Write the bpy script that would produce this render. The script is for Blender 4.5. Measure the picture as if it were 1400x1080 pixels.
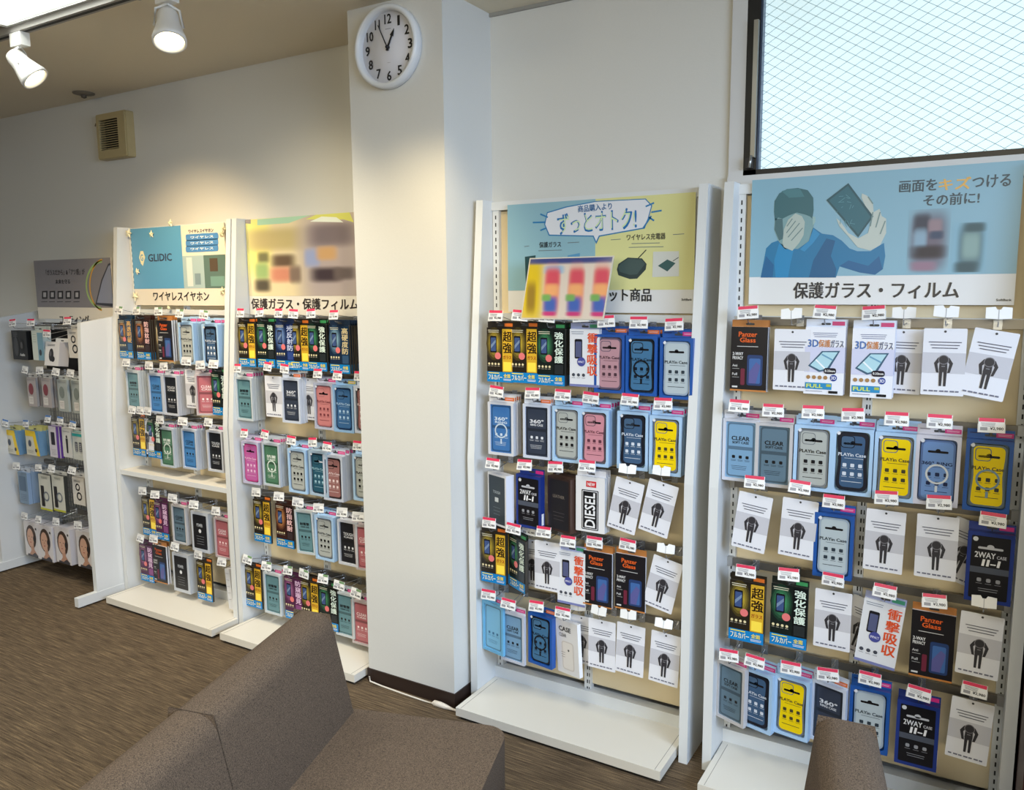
import bpy, math, random
from mathutils import Vector, Matrix
random.seed(7)
S = bpy.context.scene
for o in list(bpy.data.objects): bpy.data.objects.remove(o)
col = S.collection
PI = math.pi
R = math.radians

# ------------------------------------------------------------------ camera
CF, CPITCH, CYAW, CROLL = 1095.05, .1333, -.5395, -.008
CPOS = Vector((0, -2.5103, 1.4997))
cp, sp, cy_, sy_ = math.cos(CPITCH), math.sin(CPITCH), math.cos(CYAW), math.sin(CYAW)
FW = Vector((sy_*cp, cy_*cp, -sp)); _r = Vector((cy_, -sy_, 0)); _u = _r.cross(FW)
cr, sr = math.cos(CROLL), math.sin(CROLL)
RT = cr*_r + sr*_u; UP = -sr*_r + cr*_u
cd = bpy.data.cameras.new('camera'); cam = bpy.data.objects.new('camera', cd); col.objects.link(cam)
cam.matrix_world = Matrix(((RT.x, UP.x, -FW.x, CPOS.x), (RT.y, UP.y, -FW.y, CPOS.y), (RT.z, UP.z, -FW.z, CPOS.z), (0, 0, 0, 1)))
cd.sensor_fit = 'HORIZONTAL'; cd.sensor_width = 36; cd.lens = 36*CF/1400; cd.clip_start = .05
S.camera = cam

# ------------------------------------------------------------------ world, lights, exposure
w = bpy.data.worlds.new('sky'); S.world = w; w.use_nodes = True
bg = w.node_tree.nodes['Background']; bg.inputs[0].default_value = (.62, .8, 1, 1); bg.inputs[1].default_value = .08
def area(name, loc, target, sx, sy, power, color, spread=180):
    l = bpy.data.lights.new(name, 'AREA'); l.shape = 'RECTANGLE'; l.size = sx; l.size_y = sy
    l.energy = power; l.color = color; l.spread = R(spread)
    o = bpy.data.objects.new(name, l); col.objects.link(o); o.location = loc
    d = Vector(target)-Vector(loc); o.rotation_euler = d.to_track_quat('-Z', 'Y').to_euler(); return o
DAY = area('storefront_daylight', (.2, -5.9, 2.0), (-1.3, 0, .2), 4.2, .7, 27, (1, .90, .64), 74)
DAY2 = area('side_window_daylight', (1.92, -2.1, 1.9), (-1.6, -.5, .2), 2.4, .8, 47, (.60, .76, 1), 96)
for i, (x, y) in enumerate(((-2.78, -1.15), (-.9, -1.55), (-2.78, -3.1), (-.9, -3.6), (-4.9, -1.6))):
    area('ceiling_panel_light', (x, y, 2.44), (x, y-.0001, 0), .6, .6, 13.2, (.98, 1, .95), 125)
def spot(loc, target, power, size, blend, color=(1, .67, .36)):
    l = bpy.data.lights.new('track_spot_light', 'SPOT'); l.energy = power; l.spot_size = R(size); l.spot_blend = blend
    l.color = color; l.shadow_soft_size = .035
    o = bpy.data.objects.new('track_spot_light', l); col.objects.link(o); o.location = loc
    o.rotation_euler = (Vector(target)-Vector(loc)).to_track_quat('-Z', 'Y').to_euler(); return o
spot((-3.0, -.77, 2.23), (-3.25, 0, 1.1), 50, 94, 1, (1, .73, .38))
spot((-2.2, -.85, 2.2), (-2.45, 0, 1.25), 22, 98, 1, (1, .86, .6))
spot((-1.30, -.82, 2.2), (-1.82, -.29, 1.3), 32, 74, .95, (1, .80, .46))
S.view_settings.view_transform = 'Standard'; S.view_settings.look = 'None'
S.view_settings.gamma = 1; S.view_settings.use_curve_mapping = False
S.view_settings.exposure = 0.0

# ------------------------------------------------------------------ helpers
def at(px, py, Y):
    d = FW + RT*((px-700)/CF) - UP*((py-540)/CF)
    return CPOS + d*((Y-CPOS.y)/d.y)
def atz(px, py, Z):
    d = FW + RT*((px-700)/CF) - UP*((py-540)/CF)
    return CPOS + d*((Z-CPOS.z)/d.z)
def lin(c):
    return tuple((v/255/12.92 if v/255 <= .04045 else ((v/255+.055)/1.055)**2.4) for v in c)
MC = {}
def M(c, rough=.5, metal=0, key=None, noise=0, bump=0, scale=200, emit=0, spec=.5, coat=0):
    k = (tuple(c), rough, metal, key, noise, bump, scale, emit)
    if k in MC: return MC[k]
    m = bpy.data.materials.new(key or 'colour_%02x%02x%02x' % tuple(int(v) for v in c)); m.use_nodes = True
    nt = m.node_tree; b = nt.nodes['Principled BSDF']
    l = lin(c)+(1,)
    b.inputs['Base Color'].default_value = l; b.inputs['Roughness'].default_value = rough
    b.inputs['Metallic'].default_value = metal; b.inputs['Specular IOR Level'].default_value = spec
    if coat: b.inputs['Coat Weight'].default_value = coat
    if emit:
        b.inputs['Emission Color'].default_value = l; b.inputs['Emission Strength'].default_value = emit
    if noise or bump:
        tc = nt.nodes.new('ShaderNodeTexCoord'); n = nt.nodes.new('ShaderNodeTexNoise')
        n.inputs['Scale'].default_value = scale; n.inputs['Detail'].default_value = 3
        nt.links.new(tc.outputs['Object'], n.inputs['Vector'])
        if noise:
            mx = nt.nodes.new('ShaderNodeMix'); mx.data_type = 'RGBA'
            mx.inputs[6].default_value = tuple(v*(1-noise) for v in l[:3])+(1,)
            mx.inputs[7].default_value = tuple(min(1, v*(1+noise)) for v in l[:3])+(1,)
            nt.links.new(n.outputs['Fac'], mx.inputs[0]); nt.links.new(mx.outputs[2], b.inputs['Base Color'])
        if bump:
            bp = nt.nodes.new('ShaderNodeBump'); bp.inputs['Strength'].default_value = bump; bp.inputs['Distance'].default_value = .002
            nt.links.new(n.outputs['Fac'], bp.inputs['Height']); nt.links.new(bp.outputs[0], b.inputs['Normal'])
    MC[k] = m; return m

class MB:
    def __init__(s): s.v = []; s.f = []; s.mi = []; s.m = []; s.sm = []
    def mat(s, m):
        if m not in s.m: s.m.append(m)
        return s.m.index(m)
    def add(s, vs, fs, m, smooth=False):
        b = len(s.v); s.v += [tuple(v) for v in vs]; k = s.mat(m)
        for f in fs: s.f.append([b+i for i in f]); s.mi.append(k); s.sm.append(smooth)
        return s
    def box(s, x0, x1, y0, y1, z0, z1, m):
        return s.add([(x0, y0, z0), (x1, y0, z0), (x1, y1, z0), (x0, y1, z0), (x0, y0, z1), (x1, y0, z1), (x1, y1, z1), (x0, y1, z1)],
                     [(0, 3, 2, 1), (4, 5, 6, 7), (0, 1, 5, 4), (1, 2, 6, 5), (2, 3, 7, 6), (3, 0, 4, 7)], m)
    def prism(s, pts, a, b, m, axis='y', msid=None, smooth=False):
        # polygon pts (p,q) extruded from a to b; axis y: (p,?,q); axis x: (?,p,q); axis z: (p,q,?)
        n = len(pts)
        def P(p, q, t): return {'y': (p, t, q), 'x': (t, p, q), 'z': (p, q, t)}[axis]
        vs = [P(p, q, a) for p, q in pts]+[P(p, q, b) for p, q in pts]
        s.add(vs, [list(range(n)), list(range(2*n-1, n-1, -1))], m)
        s.add(vs, [(i, i+n, (i+1) % n+n, (i+1) % n) for i in range(n)], msid or m, smooth); return s
    def ring(s, outer, inner, y0, y1, m):   # frame, same point count
        n = len(outer); vs = [(p, y0, q) for p, q in outer]+[(p, y0, q) for p, q in inner]+[(p, y1, q) for p, q in outer]+[(p, y1, q) for p, q in inner]
        fs = []
        for i in range(n):
            j = (i+1) % n
            fs += [(i, j, n+j, n+i), (2*n+i, 3*n+i, 3*n+j, 2*n+j), (i, 2*n+i, 2*n+j, j), (n+i, n+j, 3*n+j, 3*n+i)]
        return s.add(vs, fs, m)
    def tube(s, path, r, m, n=6, closed=False):
        path = [Vector(p) for p in path]; vs = []; k = len(path)
        for i, p in enumerate(path):
            t = (path[min(i+1, k-1)]-path[max(i-1, 0)]).normalized()
            a = t.cross(Vector((0, 0, 1)) if abs(t.z) < .95 else Vector((1, 0, 0))).normalized(); b = t.cross(a)
            rr = r[i] if isinstance(r, (list, tuple)) else r
            for j in range(n):
                an = 2*PI*j/n; vs.append(p+a*math.cos(an)*rr+b*math.sin(an)*rr)
        fs = [(i*n+j, i*n+(j+1) % n, (i+1)*n+(j+1) % n, (i+1)*n+j) for i in range(k-1) for j in range(n)]
        fs += [list(range(n)), list(range((k-1)*n, k*n))[::-1]]
        return s.add(vs, fs, m, True)
    def lathe(s, prof, m, n=24, origin=(0, 0, 0), axis=(0, 0, 1), caps=True):
        q = Vector((0, 0, 1)).rotation_difference(Vector(axis)); o = Vector(origin); vs = []; k = len(prof)
        for r_, z in prof:
            for j in range(n):
                an = 2*PI*j/n; vs.append(o+q @ Vector((r_*math.cos(an), r_*math.sin(an), z)))
        fs = [(i*n+j, i*n+(j+1) % n, (i+1)*n+(j+1) % n, (i+1)*n+j) for i in range(k-1) for j in range(n)]
        s.add(vs, fs, m, True)
        if caps: s.add(vs, [list(range(n))[::-1], list(range((k-1)*n, k*n))], m)
        return s
    def build(s, name, parent=None, loc=None):
        me = bpy.data.meshes.new(name); me.from_pydata(s.v, [], s.f)
        for m in s.m: me.materials.append(m)
        me.polygons.foreach_set('material_index', s.mi); me.polygons.foreach_set('use_smooth', s.sm)
        me.update()
        o = bpy.data.objects.new(name, me); col.objects.link(o)
        if parent: o.parent = parent
        if loc: o.location = loc
        return o
def tag(o, label=None, cat=None, group=None, kind=None):
    if label: o['label'] = label
    if cat: o['category'] = cat
    if group: o['group'] = group
    if kind: o['kind'] = kind
    return o
def empty(name, loc=(0, 0, 0), label=None, cat=None, group=None):
    o = bpy.data.objects.new(name, None); col.objects.link(o); o.location = loc; o.empty_display_size = .05
    return tag(o, label, cat, group)
def struct(name, mb, parent=None):
    o = mb.build(name, parent)
    if not parent: o['kind'] = 'structure'
    return o
CH = {}
def copy_tree(o, parent=None):
    c = o.copy(); col.objects.link(c)
    if parent: c.parent = parent
    for ch in CHILD(o): copy_tree(ch, c)
    return c
def CHILD(o):
    if o.name not in CH: CH[o.name] = list(o.children)
    return CH[o.name]
def rrect(x0, z0, x1, z1, r, n=4):
    pts = []
    for cx, cz, a in ((x1-r, z1-r, 0), (x0+r, z1-r, 90), (x0+r, z0+r, 180), (x1-r, z0+r, 270)):
        for i in range(n+1):
            t = R(a+90*i/n); pts.append((cx+r*math.cos(t), cz+r*math.sin(t)))
    return pts
# text meshes (built-in font), cached
TX = {}
def text2d(s, bold):
    k = (s, bold)
    if k in TX: return TX[k]
    c = bpy.data.curves.new('lettering', 'FONT'); c.body = s; c.resolution_u = 2; c.size = 1; c.offset = 0
    o = bpy.data.objects.new('lettering', c); col.objects.link(o); me = bpy.data.meshes.new_from_object(o)
    vs = [(v.co.x, v.co.y) for v in me.vertices]; fs = []
    for p in me.polygons:
        f = list(p.vertices)
        if p.normal.z < 0: f.reverse()
        fs.append(f)
    bpy.data.objects.remove(o); bpy.data.curves.remove(c); bpy.data.meshes.remove(me)
    xs = [v[0] for v in vs]; ys = [v[1] for v in vs]
    bb = (min(xs), min(ys), max(xs), max(ys)); TX[k] = (vs, fs, bb); return TX[k]
class Decal:
    """flat print: everything in (x,z), facing -Y, layer by layer a hair in front of the surface"""
    def __init__(s, rough=.45): s.b = MB(); s.r = rough; s.dx = 0; s.dz = 0
    def y(s, L): return -.0004-.00028*L
    def m(s, c): return c if not isinstance(c, tuple) else M(c, s.r)
    def poly(s, pts, c, L=1):
        a = sum(pts[i-1][0]*pts[i][1]-pts[i][0]*pts[i-1][1] for i in range(len(pts)))
        if a < 0: pts = pts[::-1]
        s.b.add([(x+s.dx, s.y(L), z+s.dz) for x, z in pts], [list(range(len(pts)))], s.m(c)); return s
    def rect(s, x0, z0, x1, z1, c, L=1): return s.poly([(x0, z0), (x1, z0), (x1, z1), (x0, z1)], c, L)
    def rr(s, x0, z0, x1, z1, r, c, L=1): return s.poly(rrect(x0, z0, x1, z1, r, 3), c, L)
    def ell(s, cx, cz, rx, rz, c, L=1, n=16): return s.poly([(cx+rx*math.cos(2*PI*i/n), cz+rz*math.sin(2*PI*i/n)) for i in range(n)], c, L)
    def line(s, p, q, w_, c, L=1):
        d = Vector((q[0]-p[0], q[1]-p[1])); n = Vector((-d.y, d.x)).normalized()*w_/2
        return s.poly([(p[0]+n.x, p[1]+n.y), (p[0]-n.x, p[1]-n.y), (q[0]-n.x, q[1]-n.y), (q[0]+n.x, q[1]+n.y)], c, L)
    def ringo(s, cx, cz, r0, r1, c, L=1, n=20):
        for i in range(n):
            a, b = 2*PI*i/n, 2*PI*(i+1)/n
            s.poly([(cx+r0*math.cos(a), cz+r0*math.sin(a)), (cx+r1*math.cos(a), cz+r1*math.sin(a)), (cx+r1*math.cos(b), cz+r1*math.sin(b)), (cx+r0*math.cos(b), cz+r0*math.sin(b))], c, L)
        return s
    def text(s, t, x0, z0, x1, z1, c, L=2, bold=True, fit=False, rot=0, shear=0):
        vs, fs, (a, b, c2, d) = text2d(t, bold)
        sx = (x1-x0)/(c2-a); sz = (z1-z0)/(d-b)
        if fit: sx = sz = min(sx, sz)
        mx, mz = (x0+x1)/2, (z0+z1)/2; cs, sn = math.cos(rot), math.sin(rot); out = []
        for (x, y) in vs:
            p, q = (x-(a+c2)/2)*sx, (y-(b+d)/2)*sz; p += q*shear
            out.append((mx+p*cs-q*sn+s.dx, s.y(L), mz+p*sn+q*cs+s.dz))
        if bold:
            e = abs(sx)*.022
            for k, (ex, ez) in enumerate(((-e, -e*.6), (e, -e*.6), (-e, e*.6), (e, e*.6))):
                s.b.add([(x+ex, y-k*.00003, z+ez) for x, y, z in out], fs, s.m(c))
        else: s.b.add(out, fs, s.m(c))
        return s
    def vtext(s, t, x0, z0, x1, z1, c, L=2):
        h = (z1-z0)/len(t)
        for i, ch in enumerate(t):
            s.text(ch, x0, z1-(i+1)*h+h*.06, x1, z1-i*h-h*.06, c, L)
        return s
    def lines(s, x0, x1, z, n, c, L=2, gap=.004, h=.0012):
        for i in range(n):
            k = .5*(x1-x0)*(.06*(i % 3)); s.rect(x0+k, z-i*gap-h, x1-k, z-i*gap, c, L)
        return s
    def build(s, name='print', parent=None, y=0):
        o = s.b.build(name, parent); o.location.y = y; return o

WHITE = (226, 226, 222); K = (22, 22, 26)

# ------------------------------------------------------------------ room shell
def wallmat(name, c, bump=.12):
    return M(c, .75, key=name, noise=.02, bump=bump, scale=160)
mw = wallmat('white_wallpaper', (212, 211, 206)); mcl = wallmat('ceiling_wallpaper', (224, 214, 192))
# carpet
mf = bpy.data.materials.new('striped_brown_carpet'); mf.use_nodes = True; nt = mf.node_tree; b = nt.nodes['Principled BSDF']
tc = nt.nodes.new('ShaderNodeTexCoord'); mp = nt.nodes.new('ShaderNodeMapping'); mp.inputs['Scale'].default_value = (7, 170, 1)
mp.inputs['Rotation'].default_value = (0, 0, R(0))
n1 = nt.nodes.new('ShaderNodeTexNoise'); n1.inputs['Scale'].default_value = 1.0; n1.inputs['Detail'].default_value = 5; n1.inputs['Roughness'].default_value = .7
n2 = nt.nodes.new('ShaderNodeTexNoise'); n2.inputs['Scale'].default_value = 420; n2.inputs['Detail'].default_value = 2
cr_ = nt.nodes.new('ShaderNodeValToRGB'); e = cr_.color_ramp.elements
e[0].position = .34; e[0].color = lin((58, 47, 36))+(1,); e[1].position = .66; e[1].color = lin((138, 117, 90))+(1,)
e2 = cr_.color_ramp.elements.new(.5); e2.color = lin((94, 80, 64))+(1,)
mix = nt.nodes.new('ShaderNodeMix'); mix.data_type = 'FLOAT'; mix.inputs[0].default_value = .25
bp = nt.nodes.new('ShaderNodeBump'); bp.inputs['Strength'].default_value = .5; bp.inputs['Distance'].default_value = .003
L = nt.links.new
L(tc.outputs['Object'], mp.inputs[0]); L(mp.outputs[0], n1.inputs['Vector']); L(tc.outputs['Object'], n2.inputs['Vector'])
L(n1.outputs[0], mix.inputs[2]); L(n2.outputs[0], mix.inputs[3]); L(mix.outputs[0], cr_.inputs[0]); L(cr_.outputs[0], b.inputs['Base Color'])
L(n2.outputs[0], bp.inputs['Height']); L(bp.outputs[0], b.inputs['Normal']); b.inputs['Roughness'].default_value = .95; b.inputs['Specular IOR Level'].default_value = .1

XL, XR, YB, HC = -6.6, 2.0, -6.2, 2.452
struct('floor', MB().box(XL-.1, XR+.1, YB-.1, .1, -.06, 0, mf))
struct('ceiling', MB().box(XL-.1, XR+.1, YB-.1, .1, HC, HC+.06, mcl))
WX0, WX1, WZ0, WZ1 = -.675, .60, 1.829, 2.40
wb = MB()
wb.box(XL, WX0, 0, .12, 0, HC, mw); wb.box(WX1, XR, 0, .12, 0, HC, mw); wb.box(WX0, WX1, 0, .12, 0, WZ0, mw); wb.box(WX0, WX1, 0, .12, WZ1, HC, mw)
struct('wall_back', wb)
struct('wall_left', MB().box(XL-.1, XL, YB, .1, 0, HC, mw))
wr = MB(); wr.box(XR, XR+.1, -1.0, .1, 0, HC, mw).box(XR, XR+.1, YB, -3.8, 0, HC, mw).box(XR, XR+.1, -3.8, -1.0, 0, .4, mw)
struct('wall_right', wr)
wf = MB(); wf.box(XL, -2.2, YB-.1, YB, 0, HC, mw).box(-2.2, XR, YB-.1, YB, 2.36, HC, mw)
struct('wall_front', wf)
# thin wallpaper seam / column
CLX0, CLX1, CLY = -1.981, -1.58, -.291
struct('wall_pillar', MB().box(CLX0, CLX1, CLY, 0, 0, HC, mw))
mbb = M((44, 30, 24), .5, key='dark_brown_vinyl')
struct('baseboard_pillar', MB().box(CLX0-.004, CLX1+.005, CLY-.005, -.002, 0, .052, mbb))
struct('baseboard_back', MB().box(XL, CLX0-.004, -.006, 0, 0, .055, mbb).box(CLX1+.006, XR, -.006, 0, 0, .055, mbb))
struct('trim_1', MB().box(CLX1, WX0-.07, -.008, 0, HC-.012, HC, M((150, 148, 142), .6)))

# ------------------------------------------------------------------ window
wroot = empty('window_1'); wroot['kind'] = 'structure'
mblk = M((14, 15, 20), .35, key='black_aluminium')
mcase = M((205, 205, 205), .5, key='white_window_casing')
fr = MB()
fr.box(WX0, WX0+.038, -.012, .07, WZ0, WZ1, mblk).box(WX1-.03, WX1, -.012, .07, WZ0, WZ1, mblk)
fr.box(WX0, WX1, -.012, .07, WZ0, WZ0+.016, mblk).box(WX0, WX1, -.012, .07, WZ1-.02, WZ1, mblk)
fr.box(WX0+.038, WX0+.044, -.006, .05, WZ0, WZ1, M((70, 84, 110), .3, .6))
fr.build('window_frame', wroot)
cs = MB(); cs.box(WX0-.045, WX0, -.012, .0, WZ0-.02, HC, mcase).box(WX0-.045, WX1, -.02, 0, WZ0-.028, WZ0, mcase)
cs.build('window_casing', wroot)
mg = bpy.data.materials.new('frosted_daylit_glass'); mg.use_nodes = True; nt = mg.node_tree; b = nt.nodes['Principled BSDF']
b.inputs['Base Color'].default_value = lin((200, 218, 222))+(1,); b.inputs['Roughness'].default_value = .3
tcg = nt.nodes.new('ShaderNodeTexCoord'); ng = nt.nodes.new('ShaderNodeTexNoise'); ng.inputs['Scale'].default_value = 1.6; ng.inputs['Detail'].default_value = 1
rg = nt.nodes.new('ShaderNodeValToRGB'); rg.color_ramp.elements[0].position = .35; rg.color_ramp.elements[0].color = lin((190, 214, 218))+(1,)
rg.color_ramp.elements[1].position = .62; rg.color_ramp.elements[1].color = lin((206, 232, 242))+(1,)
nt.links.new(tcg.outputs['Object'], ng.inputs['Vector']); nt.links.new(ng.outputs[0], rg.inputs[0]); nt.links.new(rg.outputs[0], b.inputs['Emission Color'])
b.inputs['Emission Strength'].default_value = .84
MB().box(WX0+.042, WX1-.028, .022, .03, WZ0+.014, WZ1-.018, mg).build('pane', wroot)
wires = MB(); mwi = M((120, 140, 146), .5, key='glass_wire'); x0, x1, z0, z1 = WX0+.044, WX1-.03, WZ0+.016, WZ1-.02
def clipline(c, sgn):
    pts = []
    for x in (x0, x1):
        z = c+sgn*x*.62
        if z0 <= z <= z1: pts.append((x, z))
    for z in (z0, z1):
        x = (z-c)/(sgn*.62)
        if x0 < x < x1: pts.append((x, z))
    return pts[:2] if len(pts) >= 2 else None
for sgn in (1, -1):
    c = z0-2
    while c < z1+2:
        q = clipline(c, sgn)
        if q:
            (ax, az), (bx, bz) = q; t = .0006
            t = .0006
            wires.add([(ax, .0205, az-t), (bx, .0205, bz-t), (bx, .0205, bz+t), (ax, .0205, az+t)], [(0, 1, 2, 3)], mwi)
        c += .0275
tag(wires.build('glass_wires', wroot), kind='stuff')
arm = MB(); arm.box(WX0+.024, WX0+.037, -.03, -.014, WZ0+.05, WZ0+.44, M((170, 168, 162), .3, .8))
arm.build('stay_arm', wroot)
MB().box(WX0+.012, WX0+.032, -.034, -.012, WZ0+.018, WZ0+.048, M((60, 60, 64), .3, .7)).tube([(WX0+.024, -.036, WZ0+.02), (WX0+.03, -.038, WZ0+.055)], .004, M((190, 190, 190), .3, .9)).build('latch', wroot)

# ------------------------------------------------------------------ ceiling things
tl = M((247, 255, 250), .4, key='lit_panel_diffuser', emit=1.6)
for i, (x, y) in enumerate(((-2.78, -1.15), (-.9, -1.55), (-2.78, -3.1), (-.9, -3.6), (-4.9, -1.6))):
    t = empty('ceiling_light', (x, y, HC), ['square lit ceiling panel beside the spotlight track', 'square ceiling panel above the walkway facing the window rack', 'square ceiling panel over the sofas', 'square ceiling panel near the shop front', 'square ceiling panel at the left end of the shop'][i], 'ceiling light', 'recessed ceiling light panels')
    fm = MB().ring(rrect(-.325, -.325, .325, .325, .003, 1), rrect(-.3, -.3, .3, .3, .003, 1), 0, .012, M((225, 225, 220), .5))
    fm.v = [(a, c, -b_-.001) for a, b_, c in fm.v]; fm.build('frame', t)
    MB().box(-.3, .3, -.3, .3, -.006, -.002, tl).build('diffuser', t)
mpw = M((222, 220, 214), .35, key='white_enamel')
tr = empty('spotlight_track', (-2.6, -.82, HC), 'white ceiling track rail carrying the spotlights', 'track')
MB().box(-1.6, .95, -.018, .018, -.034, -.001, M((150, 146, 140), .45)).build('rail', tr)
MB().box(-1.55, .205, -.006, .006, -.0352, -.034, M((12, 12, 12), .6)).build('slot', tr)
MB().box(.205, .24, -.02, .02, -.037, -.0, M((170, 166, 160), .5)).build('joint', tr)
def spotlamp(x, aim, label):
    t = empty('spotlight', (x, -.82, HC-.035), label, 'spotlight', 'track spotlights')
    MB().box(-.035, .035, -.017, .017, -.045, 0, mpw).build('adapter', t)
    a = Vector(aim).normalized(); piv = Vector((0, 0, -.105))
    side = a.cross(Vector((0, 0, 1))).normalized()
    y = MB()
    for s_ in (-1, 1): y.tube([Vector((0, 0, -.045)), piv*.6+side*.034*s_, piv+side*.042*s_+a*.01], .0045, mpw, 6)
    y.build('yoke', t)
    o = piv-a*.05
    MB().lathe([(.012, 0), (.026, .004), (.032, .02), (.034, .05), (.044, .085), (.050, .105), (.050, .118), (.044, .118), (.041, .10)], mpw, 24, o, a, True).build('lamp_body', t)
    MB().lathe([(.0405, .1075), (.03, .112), (.001, .1135)], M((255, 236, 190), .3, key='lit_spot_lens', emit=9), 20, o, a, False).build('lens', t)
    return t
spotlamp(-3.06, (.55, .40, -.80), 'white track spotlight at the left, lens tilted right')
spotlamp(-1.28, (-.5, .4, -.8), 'white track spotlight nearest the pillar, above the frame')
spotlamp(-2.235, (.30, -.22, -.78), 'track spotlight at the right with glowing round lens')
ds = empty('ceiling_sensor', (-3.85, -.1, HC), 'small grey ceiling sensor above the wall vent', 'sensor')
MB().lathe([(.05, -.001), (.048, -.006), (.02, -.01)], M((120, 112, 98), .6), 20, caps=True).build('plate', ds)
MB().lathe([(.012, -.01), (.012, -.022), (.004, -.026)], M((80, 74, 66), .6), 12).build('sensor_head', ds)

# wall vent
vt = empty('wall_vent', (-3.735, 0, 2.25), 'beige louvred wall vent high on the wall', 'vent')
mv = M((176, 160, 118), .4, key='aged_beige_plastic', noise=.05, scale=30)
vb = MB(); vb.ring(rrect(-.112, -.105, .112, .105, .008, 2), rrect(-.092, -.066, .058, .076, .002, 2), -.05, -.04, mv)
vb.ring(rrect(-.122, -.108, .116, .108, .008, 2), rrect(-.118, -.1, .112, .1, .008, 2), -.042, -.001, mv)
vb.build('housing', vt)
MB().box(-.1, .066, -.012, -.003, -.08, .09, M((14, 12, 12), .8)).build('duct', vt)
for i in range(13):
    z = -.062+i*.0107
    MB().box(-.093, .059, -.047, -.038, z, z+.0030, mv).build('louvre', vt)
MB().tube([(-.118, -.03, .075), (-.14, -.034, .07), (-.145, -.034, .058)], .003, M((110, 100, 80), .5)).build('pull_cord', vt)

# clock
ck = empty('wall_clock', (-1.792, -.291, 2.300), 'round white wall clock with black numerals on the pillar', 'clock')
RC = .134
MB().lathe([(RC-.006, 0), (RC, .006), (RC, .03), (RC-.006, .038), (RC-.016, .036), (RC-.02, .022), (RC-.02, .012)], M((222, 226, 230), .3, key='clock_rim_white'), 64, (0, 0, 0), (0, -1, 0)).build('rim', ck)
MB().lathe([(RC-.019, 0), (RC-.019, .012), (.001, .0121)], M((224, 225, 234), .5, key='clock_dial'), 48, (0, 0, 0), (0, -1, 0), False).build('dial', ck)
d = Decal()
for h in range(1, 13):
    a = PI/2-h*PI/6; r_ = .091; wd = .017 if h < 10 else .028
    if h == 11: wd = .020
    x, z = r_*math.cos(a), r_*math.sin(a)
    if h == 1: wd = .007
    Decal().text(str(h), x-wd/2, z-.015, x+wd/2, z+.015, K).build('numeral', ck, -.0125)
d.lines(-.012, .012, .060, 1, (60, 60, 66)); d.lines(-.006, .006, -.048, 1, (120, 120, 124), h=.0008)
d.build('dial_lettering', ck, -.0125)
def hand(name, ang, ln, wd):
    h = MB().prism([(-wd*.5, -.012), (wd*.5, -.012), (wd*.35, ln*.6), (wd, ln*.62), (0, ln), (-wd, ln*.62), (-wd*.35, ln*.6)] if name == 'hour_hand' else [(-wd*.5, -.014), (wd*.5, -.014), (wd*.3, ln), (-wd*.3, ln)], -.019 if name == 'hour_hand' else -.023, -.017 if name == 'hour_hand' else -.021, M(K, .4)).build(name, ck)
    h.rotation_euler = (0, ang, 0)
hand('hour_hand', R(28), .062, .007); hand('minute_hand', R(-26), .082, .004)
MB().lathe([(.005, .012), (.005, .025), (.002, .026)], M(K, .4), 12, (0, 0, 0), (0, -1, 0)).build('hub', ck)

# cable and plug on the floor by the pillar
cb = empty('power_cable', (-1.7, -.312, 0), 'thin white cable lying along the pillar baseboard', 'cable')
P = [(-.262, .0, .03), (-.258, -.001, .012), (-.2, .004, .004), (-.1, -.001, .004), (0, -.004, .004), (.045, -.006, .006)]
MB().tube(P, .0032, M((214, 206, 194), .5), 8).build('cord', cb)
MB().tube([(.04, -.006, .008), (.05, -.006, .01), (.075, -.007, .011), (.10, -.006, .009), (.125, -.004, .006), (.15, -.002, .004)], [.004, .011, .011, .009, .005, .003], M((222, 212, 198), .5), 8).build('plug', cb)

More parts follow.
